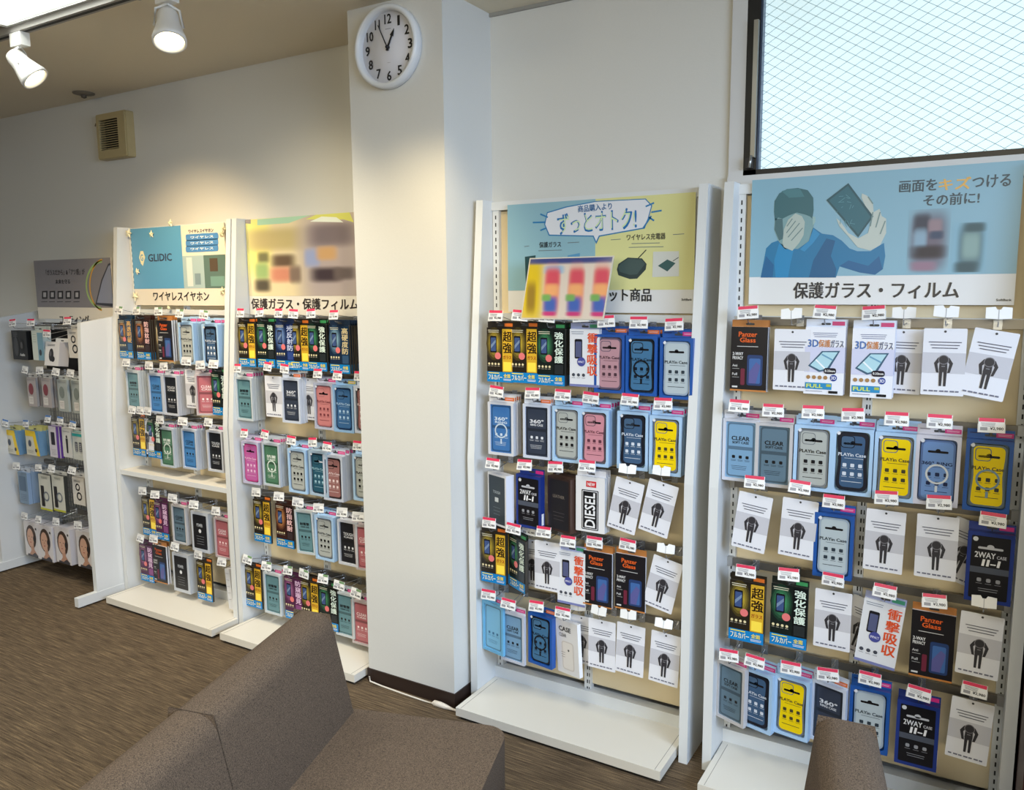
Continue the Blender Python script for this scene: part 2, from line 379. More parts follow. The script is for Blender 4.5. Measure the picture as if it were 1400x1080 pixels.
# ------------------------------------------------------------------ racks
mrw = M((216, 218, 218), .35, key='white_rack_enamel'); mdeck = M((222, 217, 206), .4, key='cream_deck_enamel')
mtan = M((222, 206, 172), .7, key='tan_back_board', noise=.03, scale=12); mslot = M((38, 38, 40), .7)
mbar = M((128, 124, 118), .35, .6, key='grey_peg_bar')
YT, YF, YBK, YD, ZK, HB = .133, .211, .074, .352, .905, .042
def rack(name, label, XA, XB, upr, rows, deck, extra=None):
    t = empty('display_rack', ((XA+XB)/2, -.1, 0), label, 'display rack', 'white display racks along the wall')
    ox, oy = (XA+XB)/2, -.1
    def part(n, mb):
        mb.v = [(x-ox, y-oy, z) for x, y, z in mb.v]; return mb.build(n, t)
    th = .028
    prof = [(-.004, 0), (-.004, 1.8), (-YT, 1.8), (-YF, ZK), (-YF, 0)]
    part('side_panel', MB().prism(prof, XA, XA+th, mrw, 'x')); part('side_panel', MB().prism(prof, XB-th, XB, mrw, 'x'))
    for a, b_ in zip(upr[:-1], upr[1:]): part('back_board', MB().box(a+.012, b_-.012, -.056, -.05, .10, 1.765, mtan))
    for x in upr:
        part('upright', MB().box(x-.012, x+.012, -YBK, -.045, .03, 1.785, mrw))
        sl = MB()
        for i in range(66):
            z = .08+i*.0255
            sl.box(x-.0018, x+.0022, -YBK-.0006, -YBK, z, z+.013, mslot)
            if abs(x-upr[1]) < .01: sl.box(x+.0065, x+.0095, -YBK-.0006, -YBK, z, z+.013, mslot)
        tag(part('slot', sl), kind='stuff')
    part('top_rail', MB().box(XA+th, XB-th, -YBK-.005, -.03, 1.768, 1.797, mrw))
    part('header_rail', MB().box(XA+th, XB-th, -YBK-.006, -.05, 1.385, 1.41, mrw))
    part('base_deck', MB().box(deck[0], deck[1], -YD, -YBK-.016, .012, HB, mdeck).box(deck[0]+.014, deck[1]-.014, -YD+.01, -YBK-.02, 0, .012, M((30, 28, 26), .8)))
    part('deck_seam', MB().box(deck[0]+.018, deck[0]+.0195, -YD+.004, -YBK-.03, HB, HB+.0005, M((150, 146, 138), .6)).box(deck[1]-.0195, deck[1]-.018, -YD+.004, -YBK-.03, HB, HB+.0005, M((150, 146, 138), .6)))
    part('back_beam', MB().box(XA+th, XB-th, -YBK-.016, -.05, .03, .085, mrw))
    for z in rows:
        part('peg_bar', MB().box(upr[0]+.006, upr[-1]-.006, -YBK-.014, -YBK-.002, z-.012, z+.012, mbar))
        part('bar_bracket', MB().box(upr[0]-.012, upr[0]+.008, -YBK-.02, -YBK, z-.014, z+.014, M((178, 178, 178), .35, .5)))
        part('bar_bracket', MB().box(upr[-1]-.008, upr[-1]+.012, -YBK-.02, -YBK, z-.014, z+.014, M((178, 178, 178), .35, .5)))
    if extra: extra(t, part)
    return t
ROWZ = {}
RACKS = {4: 'window rack', 3: 'rack right of pillar', 2: 'rack left of pillar', 1: 'blue poster rack', 0: 'leftmost rack'}

# ------------------------------------------------------------------ product builders
LB = (168, 200, 232); RY = (28, 82, 158); LG = (196, 200, 212); MAG = (206, 44, 130); ORG = (214, 110, 40)
PW, PH = .104, .186
def peanut(w_, h, cx, cz, wob=.05, r=.016):
    pts = rrect(-w_/2, -h/2, w_/2, h/2, r, 5); out = []
    full = []
    for i in range(len(pts)):
        a, b_ = pts[i], pts[(i+1) % len(pts)]
        full.append(a)
        if abs(a[1]-b_[1]) > .05:
            for k in range(1, 6): full.append((a[0]+(b_[0]-a[0])*k/6, a[1]+(b_[1]-a[1])*k/6))
    for x, z in full:
        k = 1-wob*.5*(1+math.cos(2*PI*z/(h*.95)*1.0)) if wob else 1
        k = 1-wob*math.cos(PI*z/(h))**4
        out.append((cx+x*k, cz+z))
    return out
def header(t, c, w_, d_, sticker, hh=.024, holec=(60, 64, 70)):
    o = MB().box(-w_/2, w_/2, d_-.0012, d_, 0, hh, M(c, .4)).build('hang_tab', t)
    d = Decal(); d.rr(-.013, .006, .013, .012, .0025, holec, 1); d.ell(0, .013, .0045, .0045, holec, 1)
    if sticker: d.rect(w_/2-.04, .005, w_/2-.002, .017, sticker, 1); d.lines(w_/2-.036, w_/2-.006, .013, 2, (240, 200, 220), 2, .003, .001)
    d.lines(-w_/2+.006, -w_/2+.03, .015, 1, tuple(max(0, v-90) for v in c), 2, h=.002)
    d.build('print', o, d_-.0012)
def p_case(frame, insert, body, rim=None, ring=None, rw=.010, title='PLAYin Case', tcol=K, sticker=MAG, wob=.10, d_=.022, w_=PW, h_=PH, cam_=True, m=.009):
    t = empty('case_pack'); rim = rim or body
    n = 3
    outer = rrect(-w_/2, -h_, w_/2, 0, .002, n)
    inner = rrect(-w_/2+m, -h_+m, w_/2-m, -m, .01, n)
    b_ = MB().ring(outer, inner, 0, d_, M(frame, .35, spec=.6)); b_.box(-w_/2+.001, w_/2-.001, d_-.001, d_, -h_+.001, -.001, M(frame, .4))
    b_.build('box', t)
    MB().box(-w_/2+m-.001, w_/2-m+.001, d_*.75, d_*.75+.001, -h_+m-.001, -m+.001, M(insert, .5)).build('insert', t)
    cw, chh = w_-2*m-.006, h_-2*m-.006
    cas = MB().prism(peanut(cw, chh, 0, -h_/2, wob), .0035, .013, M(rim, .3)).build('phone_case', t)
    face = Decal(.25); face.poly(peanut(cw-rw, chh-rw, 0, -h_/2, wob, .012), body, 1)
    if cam_:
        x0_, z1_ = -cw/2+.009, -h_/2+chh/2-.009
        face.rr(x0_, z1_-.034, x0_+.036, z1_, .008, rim, 2); face.rr(x0_+.002, z1_-.032, x0_+.034, z1_-.002, .007, tuple(int(v*.9+14) for v in body), 3)
    ic = tcol
    dk = K if sum(body) > 260 else (200, 205, 215)
    face.rr(-.024, -.046, .024, -.040, .003, K if cam_ is False or sum(body) > 330 else dk, 3); face.ell(0, -.040, .006, .005, K if sum(body) > 330 else dk, 3)
    face.text(title, -.036, -.078, .034, -.069, ic, 4)
    face.lines(-.02, .028, -.083, 1, ic, 4, h=.001)
    for i in range(3):
        for j in range(2):
            face.rr(-.024+i*.02, -.108-j*.024, -.014+i*.02, -.098-j*.024, .002, ic, 4); face.lines(-.026+i*.02, -.012+i*.02, -.111-j*.024, 1, ic, 4, h=.001)
    face.lines(-.026, .026, -.148, 1, ic, 4, h=.0015)
    if ring:
        face.ringo(0, -.102, .022, .027, ring, 5); face.rr(-.003, -.15, .003, -.133, .002, ring, 5)
    face.build('print', cas, .0035)
    ft = Decal(); ft.ell(-w_/2+m+.006, -m-.006, .005, .005, (215, 218, 225), 5); ft.build('badge', t, .002)
    header(t, frame, w_, d_, sticker)
    return t
def p_clear(frame, insert, title='CLEAR', sub='SOFT CASE', tcol=K, sticker=MAG, ring=None, d_=.012, w_=PW, h_=PH, band=True):
    t = empty('case_pack'); m = .009
    b_ = MB().ring(rrect(-w_/2, -h_, w_/2, 0, .002, 2), rrect(-w_/2+m, -h_+m, w_/2-m, -m, .003, 2), 0, d_, M(frame, .3)); b_.box(-w_/2+.001, w_/2-.001, d_-.001, d_, -h_+.001, -.001, M(frame, .4))
    b_.build('box', t)
    ins = MB().box(-w_/2+m-.001, w_/2-m+.001, d_*.4, d_*.4+.002, -h_+m-.001, -m+.001, M(insert, .35)).build('insert', t)
    cb_ = Decal(.3); dk = tuple(int(v*.72) for v in insert)
    cb_.rr(-w_/2+m+.004, -h_+m+.004, w_/2-m-.004, -m-.004, .008, dk, 1); cb_.rr(-w_/2+m+.008, -h_+m+.008, w_/2-m-.008, -m-.008, .007, insert, 2)
    if title:
        cb_.text(title, -.026, -.064, .026, -.052, tcol, 4); cb_.text(sub, -.024, -.074, .024, -.067, tcol, 4)
    if band: cb_.rect(-w_/2+m+.008, -.092, w_/2-m-.008, -.082, dk, 3)
    for i in range(3): cb_.rr(-.024+i*.02, -.118, -.015+i*.02, -.109, .002, tcol, 4); cb_.lines(-.027+i*.02, -.012+i*.02, -.122, 2, tcol, 4, .003, .0008)
    cb_.lines(-.026, .02, -.14, 3, tcol, 4, .005, .001)
    if ring: cb_.ringo(0, -.1, .021, .026, ring, 5); cb_.rr(-.003, -.145, .003, -.128, .002, ring, 5)
    cb_.build('print', ins, d_*.4)
    header(t, frame, w_, d_, sticker)
    return t
def panel_box(face_c, side_c, d_, w_=PW, h_=PH, tab=None, name='film_pack', sticker=None, tabhole=True):
    t = empty(name); b_ = MB()
    b_.prism(rrect(-w_/2, -h_, w_/2, 0, .001, 1), 0, d_, M(face_c, .3), 'y', M(side_c, .35)); b_.build('box', t)
    if tab:
        o = MB().box(-w_/2, w_/2, d_-.001, d_, 0, .02, M(tab, .4)).build('hang_tab', t)
        if tabhole:
            dd = Decal(); dd.rr(-.012, .005, .012, .011, .0025, (60, 60, 60), 1)
            if sticker: dd.rect(w_/2-.036, .004, w_/2-.004, .015, sticker, 1)
            dd.build('print', o, d_-.001)
    return t
def p_film(bg_, glow, band, btext, word='超強ガラス', phone=(24, 26, 34), strip=(26, 128, 196), d_=.008, stick=None, redc=True):
    t = panel_box(bg_, (60, 56, 50) if sum(bg_) < 300 else (220, 220, 226), d_, tab=bg_ if sum(bg_) < 300 else (190, 196, 214), sticker=stick)
    w_, h_ = PW, PH; d = Decal(.25); x0 = -w_/2
    for i in range(5): d.ell(x0+.030, -.055, .032-.005*i, .058-.009*i, tuple(int(bg_[k]+(glow[k]-bg_[k])*(i+1)/5) for k in range(3)), 1+i*.3, 14)
    d.rr(x0+.014, -.085, x0+.04, -.028, .004, phone, 3); d.rr(x0+.017, -.08, x0+.037, -.034, .002, (64, 84, 130), 4)
    d.poly([(x0+.017, -.06), (x0+.037, -.04), (x0+.037, -.05), (x0+.017, -.072)], (120, 140, 170), 5)
    if redc: d.ell(x0+.045, -.096, .012, .012, (226, 120, 120), 5)
    for i in range(4): d.ell(x0+.009+i*.013, -.124, .0042, .0042, (226, 214, 170), 3, 8); d.lines(x0+.004+i*.013, x0+.013+i*.013, -.131, 1, (210, 200, 180), 3, h=.001)
    d.rect(w_/2-.041, -.15, w_/2-.002, -.004, band, 2)
    if word[:2] == '超強': d.vtext('超強', w_/2-.038, -.088, w_/2-.004, -.010, btext, 4); d.text('ガラス', w_/2-.038, -.106, w_/2-.005, -.094, (150, 40, 30), 4)
    else: d.vtext(word[:4], w_/2-.037, -.112, w_/2-.006, -.008, btext, 4)
    d.rect(w_/2-.037, -.147, w_/2-.006, -.116, tuple(min(255, int(v*1.2+20)) for v in band), 3)
    d.rect(x0, -h_, w_/2, -.151, strip, 3)
    d.text('フルカバー', x0+.006, -.178, x0+.062, -.16, (246, 242, 200), 5); d.text('全面', x0+.068, -.17, x0+.094, -.157, (250, 226, 60), 5)
    d.lines(x0+.006, x0+.05, -.154, 1, (250, 226, 60), 5, h=.003); d.lines(x0+.066, x0+.098, -.174, 2, (240, 240, 240), 5, .004, .0015)
    d.lines(x0+.006, x0+.05, -.008, 2, (220, 214, 190), 4, .006, .002)
    d.build('print', t); return t
def p_impact():
    t = panel_box((224, 226, 232), (224, 226, 230), .008, tab=(150, 158, 196), sticker=(60, 140, 110)); d = Decal(.3); x0, x1 = -PW/2, PW/2
    d.rr(x0+.018, -.095, x0+.045, -.032, .004, (28, 28, 34), 2); d.rr(x0+.021, -.09, x0+.042, -.04, .002, (86, 92, 128), 3)
    d.ell(x0+.042, -.105, .015, .015, (72, 78, 150), 4); d.text('IMPACT', x0+.031, -.109, x0+.053, -.102, (220, 220, 240), 5)
    d.vtext('衝撃吸収', x1-.04, -.15, x1-.006, -.01, (222, 84, 44), 4)
    for i in range(3): d.ell(x0+.014+i*.018, -.148, .0055, .0055, (70, 74, 86), 3, 10); d.lines(x0+.008+i*.018, x0+.02+i*.018, -.157, 1, (110, 110, 120), 3)
    d.rect(x0, -PH, x1, -PH+.008, (120, 126, 176), 2); d.lines(x0+.006, x0+.05, -.008, 2, (120, 130, 150), 3, .006, .0016)
    d.build('print', t); return t
def p_3d():
    t = panel_box((232, 234, 242), (206, 210, 228), .007, tab=(214, 222, 238), sticker=(206, 70, 120)); d = Decal(.25); x0, x1 = -PW/2, PW/2
    d.rect(x0, -.125, x1, -.055, (206, 208, 232), 1)
    d.text('3D', x0+.008, -.055, x0+.035, -.035, (70, 110, 176), 4); d.text('保護', x0+.036, -.055, x0+.066, -.035, (196, 128, 80), 4); d.text('ガラス', x0+.067, -.055, x1-.004, -.035, (60, 70, 104), 4)
    d.lines(x0+.02, x1-.02, -.016, 3, (90, 100, 140), 3, .005, .0014)
    d.poly([(x0+.01, -.108), (x0+.045, -.066), (x1-.012, -.064), (x1-.04, -.118), (x0+.04, -.124)], (66, 96, 120), 3)
    d.poly([(x0+.016, -.106), (x0+.048, -.069), (x1-.018, -.068), (x1-.044, -.113), (x0+.042, -.119)], (176, 214, 226), 4)
    d.line((x0+.03, -.09), (x1-.05, -.113), .004, (240, 246, 250), 5); d.line((x0+.045, -.075), (x1-.03, -.09), .004, (110, 160, 190), 5)
    d.rr(x1-.052, -.128, x1-.02, -.112, .006, (34, 30, 44), 5); d.text('0.33mm', x1-.049, -.123, x1-.023, -.117, (240, 240, 240), 6)
    for i in range(4): d.ell(x0+.012+i*.015, -.139, .0055, .0055, (166, 128, 84), 4, 10)
    d.ell(x1-.026, -.139, .009, .009, (56, 74, 150), 4); d.text('3D', x1-.032, -.143, x1-.02, -.135, (240, 240, 250), 5)
    d.rect(x0+.004, -.172, x1-.03, -.154, (52, 140, 190), 3); d.text('FULL', x0+.008, -.168, x0+.05, -.158, (220, 232, 90), 5); d.rect(x0+.06, -.164, x1-.032, -.157, (180, 190, 80), 4)
    d.rr(x1-.038, -.182, x1-.014, -.175, .001, (30, 30, 34), 4); d.lines(x0+.006, x0+.05, -.177, 1, (90, 90, 110), 3)
    d.build('print', t); return t
def p_panzer():
    t = panel_box((30, 28, 32), (214, 216, 222), .008, tab=(176, 116, 62)); d = Decal(.35); x0, x1 = -PW/2, PW/2
    d.text('Panzer', x0+.022, -.028, x1-.03, -.014, (226, 98, 40), 3); d.text('Glass', x0+.026, -.044, x1-.034, -.031, (226, 98, 40), 3)
    d.lines(x0+.018, x1-.026, -.055, 1, (190, 190, 190), 3, h=.002)
    d.text('2-WAY', x0+.006, -.082, x0+.036, -.073, (225, 225, 225), 3); d.text('PRIVACY', x0+.006, -.094, x0+.036, -.085, (225, 225, 225), 3)
    d.text('Anti', x0+.006, -.115, x0+.02, -.108, (200, 200, 200), 3); d.lines(x0+.006, x0+.026, -.12, 1, (170, 170, 170), 3, .005)
    d.text('Full', x0+.006, -.14, x0+.02, -.133, (200, 200, 200), 3); d.lines(x0+.006, x0+.026, -.145, 1, (170, 170, 170), 3, .005)
    d.rr(x1-.056, -.168, x1-.012, -.08, .006, (40, 62, 108), 2); d.rr(x1-.05, -.162, x1-.018, -.09, .004, (66, 104, 164), 3)
    d.poly([(x1-.05, -.162), (x1-.05, -.13), (x1-.03, -.1), (x1-.018, -.11), (x1-.03, -.162)], (92, 92, 150), 4)
    d.rr(x0+.030, -.168, x0+.042, -.12, .003, (110, 40, 60), 2)
    d.rect(x0, -PH, x1, -PH+.005, (190, 124, 66), 2); d.rect(x0+.006, -.176, x0+.022, -.171, (210, 210, 210), 3)
    d.build('print', t); return t
def p_sold():
    t = empty('notice_card'); w_, h_ = .098, .172
    c = MB().prism(rrect(-w_/2, -h_, w_/2, 0, .002, 1), 0, .0008, M((226, 227, 234), .5)).build('card', t)
    d = Decal(.5); k = (46, 44, 50)
    d.rect(-w_/2, -.115, w_/2, -.062, (196, 196, 204), 1)
    for i in range(3): d.lines(-.036+.004*i, .038-.004*i, -.034-i*.0075, 1, (90, 92, 108), 3, h=.0022)
    for g in (-1, 1):
        d.poly([(g*.006, -.072), (g*.013, -.075), (g*.0215, -.089), (g*.0155, -.113), (g*.0095, -.114), (g*.0135, -.091), (g*.008, -.083)], k, 3)
        d.poly([(g*.0012, -.104), (g*.009, -.104), (g*.0078, -.148), (g*.0022, -.148)], k, 3)
    d.poly([(-.0085, -.084), (.0085, -.084), (.0095, -.106), (.004, -.112), (-.004, -.112), (-.0095, -.106)], k, 3.5)
    d.ell(0, -.080, .0125, .0125, (120, 118, 124), 4); d.ell(0, -.080, .0105, .0105, k, 5)
    d.line((-.004, -.097), (.004, -.097), .0015, (150, 150, 156), 5)
    for i in range(7): d.rect(-.042+i*.012, -.163, -.034+i*.012+(i % 2)*.002, -.159, (110, 112, 130), 3)
    d.build('print', c); d2 = Decal(); d2.ell(0, -.008, .003, .003, (60, 60, 64), 1); d2.build('punched_hole', t); return t
def p_2way():
    t = panel_box((34, 56, 132), (30, 50, 124), .024, tab=(32, 52, 126), name='case_pack', sticker=MAG); d = Decal(.3); w_ = PW
    d.rr(-w_/2+.009, -.176, w_/2-.009, -.01, .003, (20, 20, 26), 1)
    d.ell(-w_/2+.018, -.019, .006, .006, (206, 210, 216), 3); d.rr(-.028, -.044, .028, -.038, .003, (190, 192, 200), 3); d.ell(0, -.037, .008, .006, (190, 192, 200), 3)
    d.text('2WAY', -.034, -.067, .012, -.052, (220, 222, 228), 3); d.text('CASE', .015, -.066, .036, -.058, (200, 200, 210), 3)
    d.text('II-I', -.016, -.088, .022, -.071, (236, 236, 240), 3, shear=.15)
    d.rect(-w_/2+.009, -.108, w_/2-.009, -.092, (78, 84, 98), 2)
    for i in range(3): d.rr(-.026+i*.021, -.131, -.016+i*.021, -.121, .003, (150, 152, 160), 3); d.lines(-.028+i*.021, -.014+i*.021, -.135, 1, (150, 150, 160), 3, h=.001)
    d.lines(-.022, .022, -.148, 2, (140, 142, 150), 3, .006, .0016)
    d.build('print', t)
    MB().box(PW/2, PW/2+.0006, .006, .018, -.17, -.13, M((228, 228, 232), .5)).build('barcode_label', t)
    return t
def p_box(face, side, title, tcol, d_=.03, w_=PW, h_=PH, name='case_pack', tab=None, deco=None):
    t = panel_box(face, side, d_, w_, h_, tab=tab, name=name); d = Decal(.3)
    if deco: deco(d, w_, h_)
    elif title:
        d.rr(-w_/2+.008, -h_+.01, w_/2-.008, -.01, .004, tuple(int(v*.55) for v in face) if sum(face) > 300 else (36, 38, 44), 1)
        d.text(title, -w_*.3, -h_*.42, w_*.3, -h_*.36, tcol, 3)
        d.rr(-.006, -h_*.55, .006, -h_*.5, .003, tcol, 3); d.lines(-w_*.25, w_*.25, -h_*.66, 3, tcol, 3, .008, .0012)
    d.build('print', t); return t
def d_diesel(d, w_, h_):
    d.rr(-.014, -.034, .022, -.014, .001, (204, 40, 48), 2); d.text('NEW', -.009, -.03, .017, -.019, (240, 240, 240), 3)
    d.rr(-.030, -.178, .030, -.044, .003, (24, 24, 28), 2); d.rr(-.027, -.175, .027, -.047, .002, (226, 226, 230), 3); d.rr(-.025, -.173, .025, -.049, .002, (24, 24, 28), 4)
    d.text('DIESEL', -.058, -.129, .058, -.093, (236, 236, 238), 5, rot=PI/2)
def d_casebox(d, w_, h_):
    d.text('CASE', -.036, -.036, .02, -.02, (40, 40, 46), 3); d.text('CLEAR', -.036, -.056, -.002, -.044, (110, 112, 120), 3)
    d.rr(-.026, -.17, .03, -.07, .01, (206, 200, 196), 2); d.rr(-.022, -.166, .026, -.074, .008, (224, 220, 216), 3); d.ell(.006, -.1, .004, .004, (60, 60, 60), 4, 8); d.lines(-.03, -.01, -.11, 3, (120, 110, 110), 4, .008)
def d_earbox(d, w_, h_):
    d.lines(-w_*.35, w_*.2, -.014, 2, (60, 60, 64), 3, .006, .002); d.ell(-.005, -h_*.55, .02, .032, (44, 44, 48), 2); d.ell(.012, -h_*.72, .016, .014, (36, 36, 40), 3); d.ell(-.012, -h_*.5, .01, .014, (90, 90, 96), 3)
def d_hook(d, w_, h_):
    d.lines(-w_*.35, w_*.2, -.014, 2, (60, 60, 64), 3, .006, .002); d.ringo(-.005, -h_*.35, .012, .019, (30, 30, 34), 2, 12); d.ringo(.004, -h_*.68, .014, .022, (30, 30, 34), 2, 12)
def d_blackbox(d, w_, h_):
    d.ell(-.03, -h_*.55, .022, .05, (60, 62, 66), 2); d.ell(.02, -h_*.5, .022, .035, (12, 12, 14), 2); d.ell(.02, -h_*.5, .01, .018, (80, 80, 84), 3); d.text('Audio', .0, -h_+.02, .045, -h_+.034, (214, 214, 214), 3); d.lines(-w_*.4, -w_*.05, -.012, 3, (120, 120, 124), 3, .008)
def d_headphone(d, w_, h_):
    d.ell(0, -h_*.42, w_*.36, h_*.34, (70, 54, 46), 2); d.ell(-w_*.05, -h_*.45, w_*.24, h_*.27, (206, 164, 142), 3)
    d.poly([(-w_*.05, -h_), (w_*.32, -h_), (w_*.34, -h_*.9), (w_*.16, -h_*.78), (w_*.14, -h_*.62), (-w_*.1, -h_*.66), (-w_*.06, -h_*.82), (-w_*.22, -h_*.95), (-w_*.22, -h_)], (190, 146, 124), 2.5)
    d.poly([(-w_*.36, -h_), (w_*.4, -h_), (w_*.4, -h_*.93), (w_*.2, -h_*.86), (-w_*.02, -h_*.95), (-w_*.3, -h_*.93)], (66, 66, 72), 3.5)
    d.ell(-w_*.15, -h_*.42, w_*.035, h_*.012, K, 4, 8); d.ell(w_*.06, -h_*.42, w_*.035, h_*.012, K, 4, 8)
    d.poly([(-w_*.06, -h_*.44), (-w_*.09, -h_*.52), (-w_*.02, -h_*.52)], (180, 134, 112), 4); d.ell(-w_*.05, -h_*.58, w_*.06, h_*.015, (176, 90, 84), 4, 10)
    d.ell(w_*.22, -h_*.46, w_*.08, h_*.09, (38, 38, 42), 4); d.ell(w_*.38, -h_*.16, w_*.05, w_*.05, (60, 60, 64), 3)
def d_yellow(d, w_, h_):
    d.rect(-w_/2, -.03, w_/2, -.0, (234, 200, 20), 1); d.poly([(w_*.0, 0), (w_*.22, 0), (w_*.5, -h_), (w_*.28, -h_)], (234, 200, 20), 2); d.poly([(w_*.25, 0), (w_*.5, 0), (w_*.5, -h_*.9)], (84, 146, 190), 2)
    d.ell(-w_*.2, -h_*.52, .014, .018, (60, 70, 90), 3); d.ell(w_*.25, -h_*.78, .01, .01, (60, 44, 40), 4); d.lines(-w_*.4, w_*.05, -h_*.8, 3, (120, 120, 110), 3, .006)
def d_purple(d, w_, h_):
    d.rr(-.03, -h_*.6, .004, -.03, .004, (30, 28, 40), 2); d.rect(w_*.2, -h_, w_*.42, 0, (96, 52, 156), 2); d.lines(-.036, .01, -h_*.75, 4, (110, 110, 120), 2, .008)
def d_figure(d, w_, h_):
    d.ell(0, -h_*.3, .007, .008, K, 2, 8); d.poly([(-.01, -h_*.36), (.01, -h_*.36), (.008, -h_*.62), (.006, -h_*.85), (-.006, -h_*.85), (-.008, -h_*.62)], K, 2); d.lines(-.03, .03, -.016, 2, (100, 100, 110), 2)
def d_teal(d, w_, h_):
    d.rect(-w_/2, -.022, w_/2, -.008, (44, 170, 172), 2); d.rect(w_*.36, -h_, w_*.5, -.02, (44, 170, 172), 2)
    for i in range(2): d.rr(-.036+i*.034, -h_*.7, -.012+i*.034, -.05, .003, (90, 94, 104), 3); d.lines(-.032+i*.034, -.016+i*.034, -.06, 5, (190, 190, 196), 4, .01, .003)
def d_ringacc(d, w_, h_):
    d.lines(-.03, .03, -.012, 3, (80, 90, 90), 2); d.ringo(.008, -h_*.6, .018, .026, (110, 118, 130), 3); d.rr(-.04, -h_*.9, -.01, -.06, .004, (40, 40, 44), 2); d.rect(-w_/2, -h_, w_/2, -h_+.01, (190, 190, 60), 2)
def d_acc(c):
    def f(d, w_, h_):
        d.ell(-.005, -h_*.4, .022, .03, c, 2); d.rr(-.03, -h_*.92, .01, -h_*.66, .003, (214, 210, 206), 3); d.lines(-.026, .006, -h_*.72, 3, (110, 100, 100), 4, .008); d.lines(-.034, .034, -.01, 2, (130, 130, 130), 2)
    return f

V = {}
def defv(k, desc, cat, f): V[k] = [desc, cat, f, None]
defv('panzer', 'black film pack with orange lettering', 'film pack', p_panzer)
defv('sold', 'white sold-out notice card, bowing figure', 'notice card', p_sold)
defv('3d', 'white and violet glass film pack', 'film pack', p_3d)
defv('clearB', 'clear case on sky blue card', 'phone case pack', lambda: p_clear(LG, (120, 158, 190)))
defv('clearG', 'clear case on slate card', 'phone case pack', lambda: p_clear((190, 188, 190), (92, 116, 132)))
defv('clearT', 'clear case on teal card', 'phone case pack', lambda: p_clear((190, 198, 204), (98, 138, 146), '耐衝撃', 'CLEAR CASE'))
defv('clearBlue', 'clear case on bright blue card', 'phone case pack', lambda: p_clear((186, 194, 208), (70, 130, 190)))
defv('blueRing', 'blue clear case with magnet ring', 'phone case pack', lambda: p_clear((206, 208, 216), (62, 112, 172), '360°', 'RING', (200, 215, 232), ring=(190, 205, 220), sticker=ORG))
defv('dark360', 'dark clear case in white frame', 'phone case pack', lambda: p_clear((198, 206, 222), (52, 60, 76), '360°', 'RING CASE', (214, 218, 226), sticker=ORG))
defv('greenRing', 'green case with magnet ring', 'phone case pack', lambda: p_clear((186, 194, 204), (78, 122, 96), '抗菌', 'CASE', (226, 232, 226), ring=(214, 224, 216)))
defv('blackClear', 'black case in clear white frame', 'phone case pack', lambda: p_clear((198, 202, 212), (28, 30, 36), 'TOUGH', 'CASE', (208, 210, 214), d_=.02))
defv('redClear', 'coral pink case in clear frame', 'phone case pack', lambda: p_clear((182, 172, 174), (180, 104, 112), 'CLEAR', 'CASE', (240, 220, 222)))
defv('lbGrey', 'grey case in light blue box', 'phone case pack', lambda: p_case(LB, (182, 186, 186), (172, 176, 172), (120, 124, 128), wob=.0))
defv('lbNavy', 'navy case in light blue box', 'phone case pack', lambda: p_case(LB, (128, 160, 184), (62, 90, 122), (24, 28, 40), tcol=(206, 214, 226), rw=.018))
defv('lbYellow', 'yellow case in light blue box', 'phone case pack', lambda: p_case(LB, (150, 160, 168), (240, 208, 10), (110, 118, 128), tcol=(70, 66, 40)))
defv('lbPink', 'pink case in light blue box', 'phone case pack', lambda: p_case(LB, (170, 158, 170), (202, 138, 150), (92, 78, 88), tcol=(96, 56, 70)))
defv('wh360', 'blue ring case in white box', 'phone case pack', lambda: p_case((206, 206, 220), (80, 104, 152), (112, 146, 198), (84, 110, 158), ring=(206, 212, 216), title='360° RING', wob=.0, cam_=False, tcol=(34, 44, 76)))
defv('ryYellow', 'yellow case in royal blue box', 'phone case pack', lambda: p_case(RY, (92, 112, 126), (232, 204, 14), (96, 112, 122), ring=(120, 146, 160), tcol=(60, 60, 50)))
defv('ryClear', 'clear case in royal blue box', 'phone case pack', lambda: p_case(RY, (60, 110, 180), (178, 190, 196), (150, 166, 184), tcol=(50, 60, 70), wob=.03, cam_=False))
defv('ryPink', 'pink case in royal blue box', 'phone case pack', lambda: p_case((30, 80, 158), (120, 110, 140), (182, 140, 150), (96, 84, 104), tcol=(80, 56, 66), sticker=ORG))
defv('ryRing', 'black ring case in royal-blue box', 'phone case pack', lambda: p_case((28, 84, 164), (60, 100, 140), (66, 112, 150), (20, 24, 34), ring=(16, 20, 28), tcol=(20, 30, 44), sticker=ORG))
defv('navyCase', 'navy rugged case in pale box', 'phone case pack', lambda: p_case((136, 172, 210), (60, 104, 148), (58, 98, 144), (26, 50, 84), tcol=(160, 190, 220), sticker=(190, 180, 80)))
defv('pinkCase', 'dusty pink case in pale box', 'phone case pack', lambda: p_case((176, 180, 200), (170, 120, 126), (196, 124, 124), (170, 104, 108), tcol=(120, 60, 66)))
defv('brownCase', 'brown-black case in pale box', 'phone case pack', lambda: p_case((190, 198, 214), (60, 44, 48), (150, 104, 102), (44, 30, 34), tcol=(226, 206, 206)))
defv('tealCase', 'dark teal case in pale box', 'phone case pack', lambda: p_case((164, 186, 206), (60, 110, 130), (40, 84, 104), (24, 50, 66), tcol=(150, 190, 206)))
defv('magCase', 'magenta case in lilac box', 'phone case pack', lambda: p_case((184, 182, 208), (180, 100, 160), (186, 96, 160), (196, 60, 130), tcol=(230, 190, 220)))
defv('gold', 'gold and black glass film pack', 'film pack', lambda: p_film((38, 32, 24), (196, 170, 60), (214, 170, 50), (40, 28, 18), stick=ORG))
defv('green', 'green and black glass film pack', 'film pack', lambda: p_film((20, 30, 28), (70, 150, 100), (18, 22, 24), (220, 236, 224), '強化保護', stick=(60, 150, 90)))
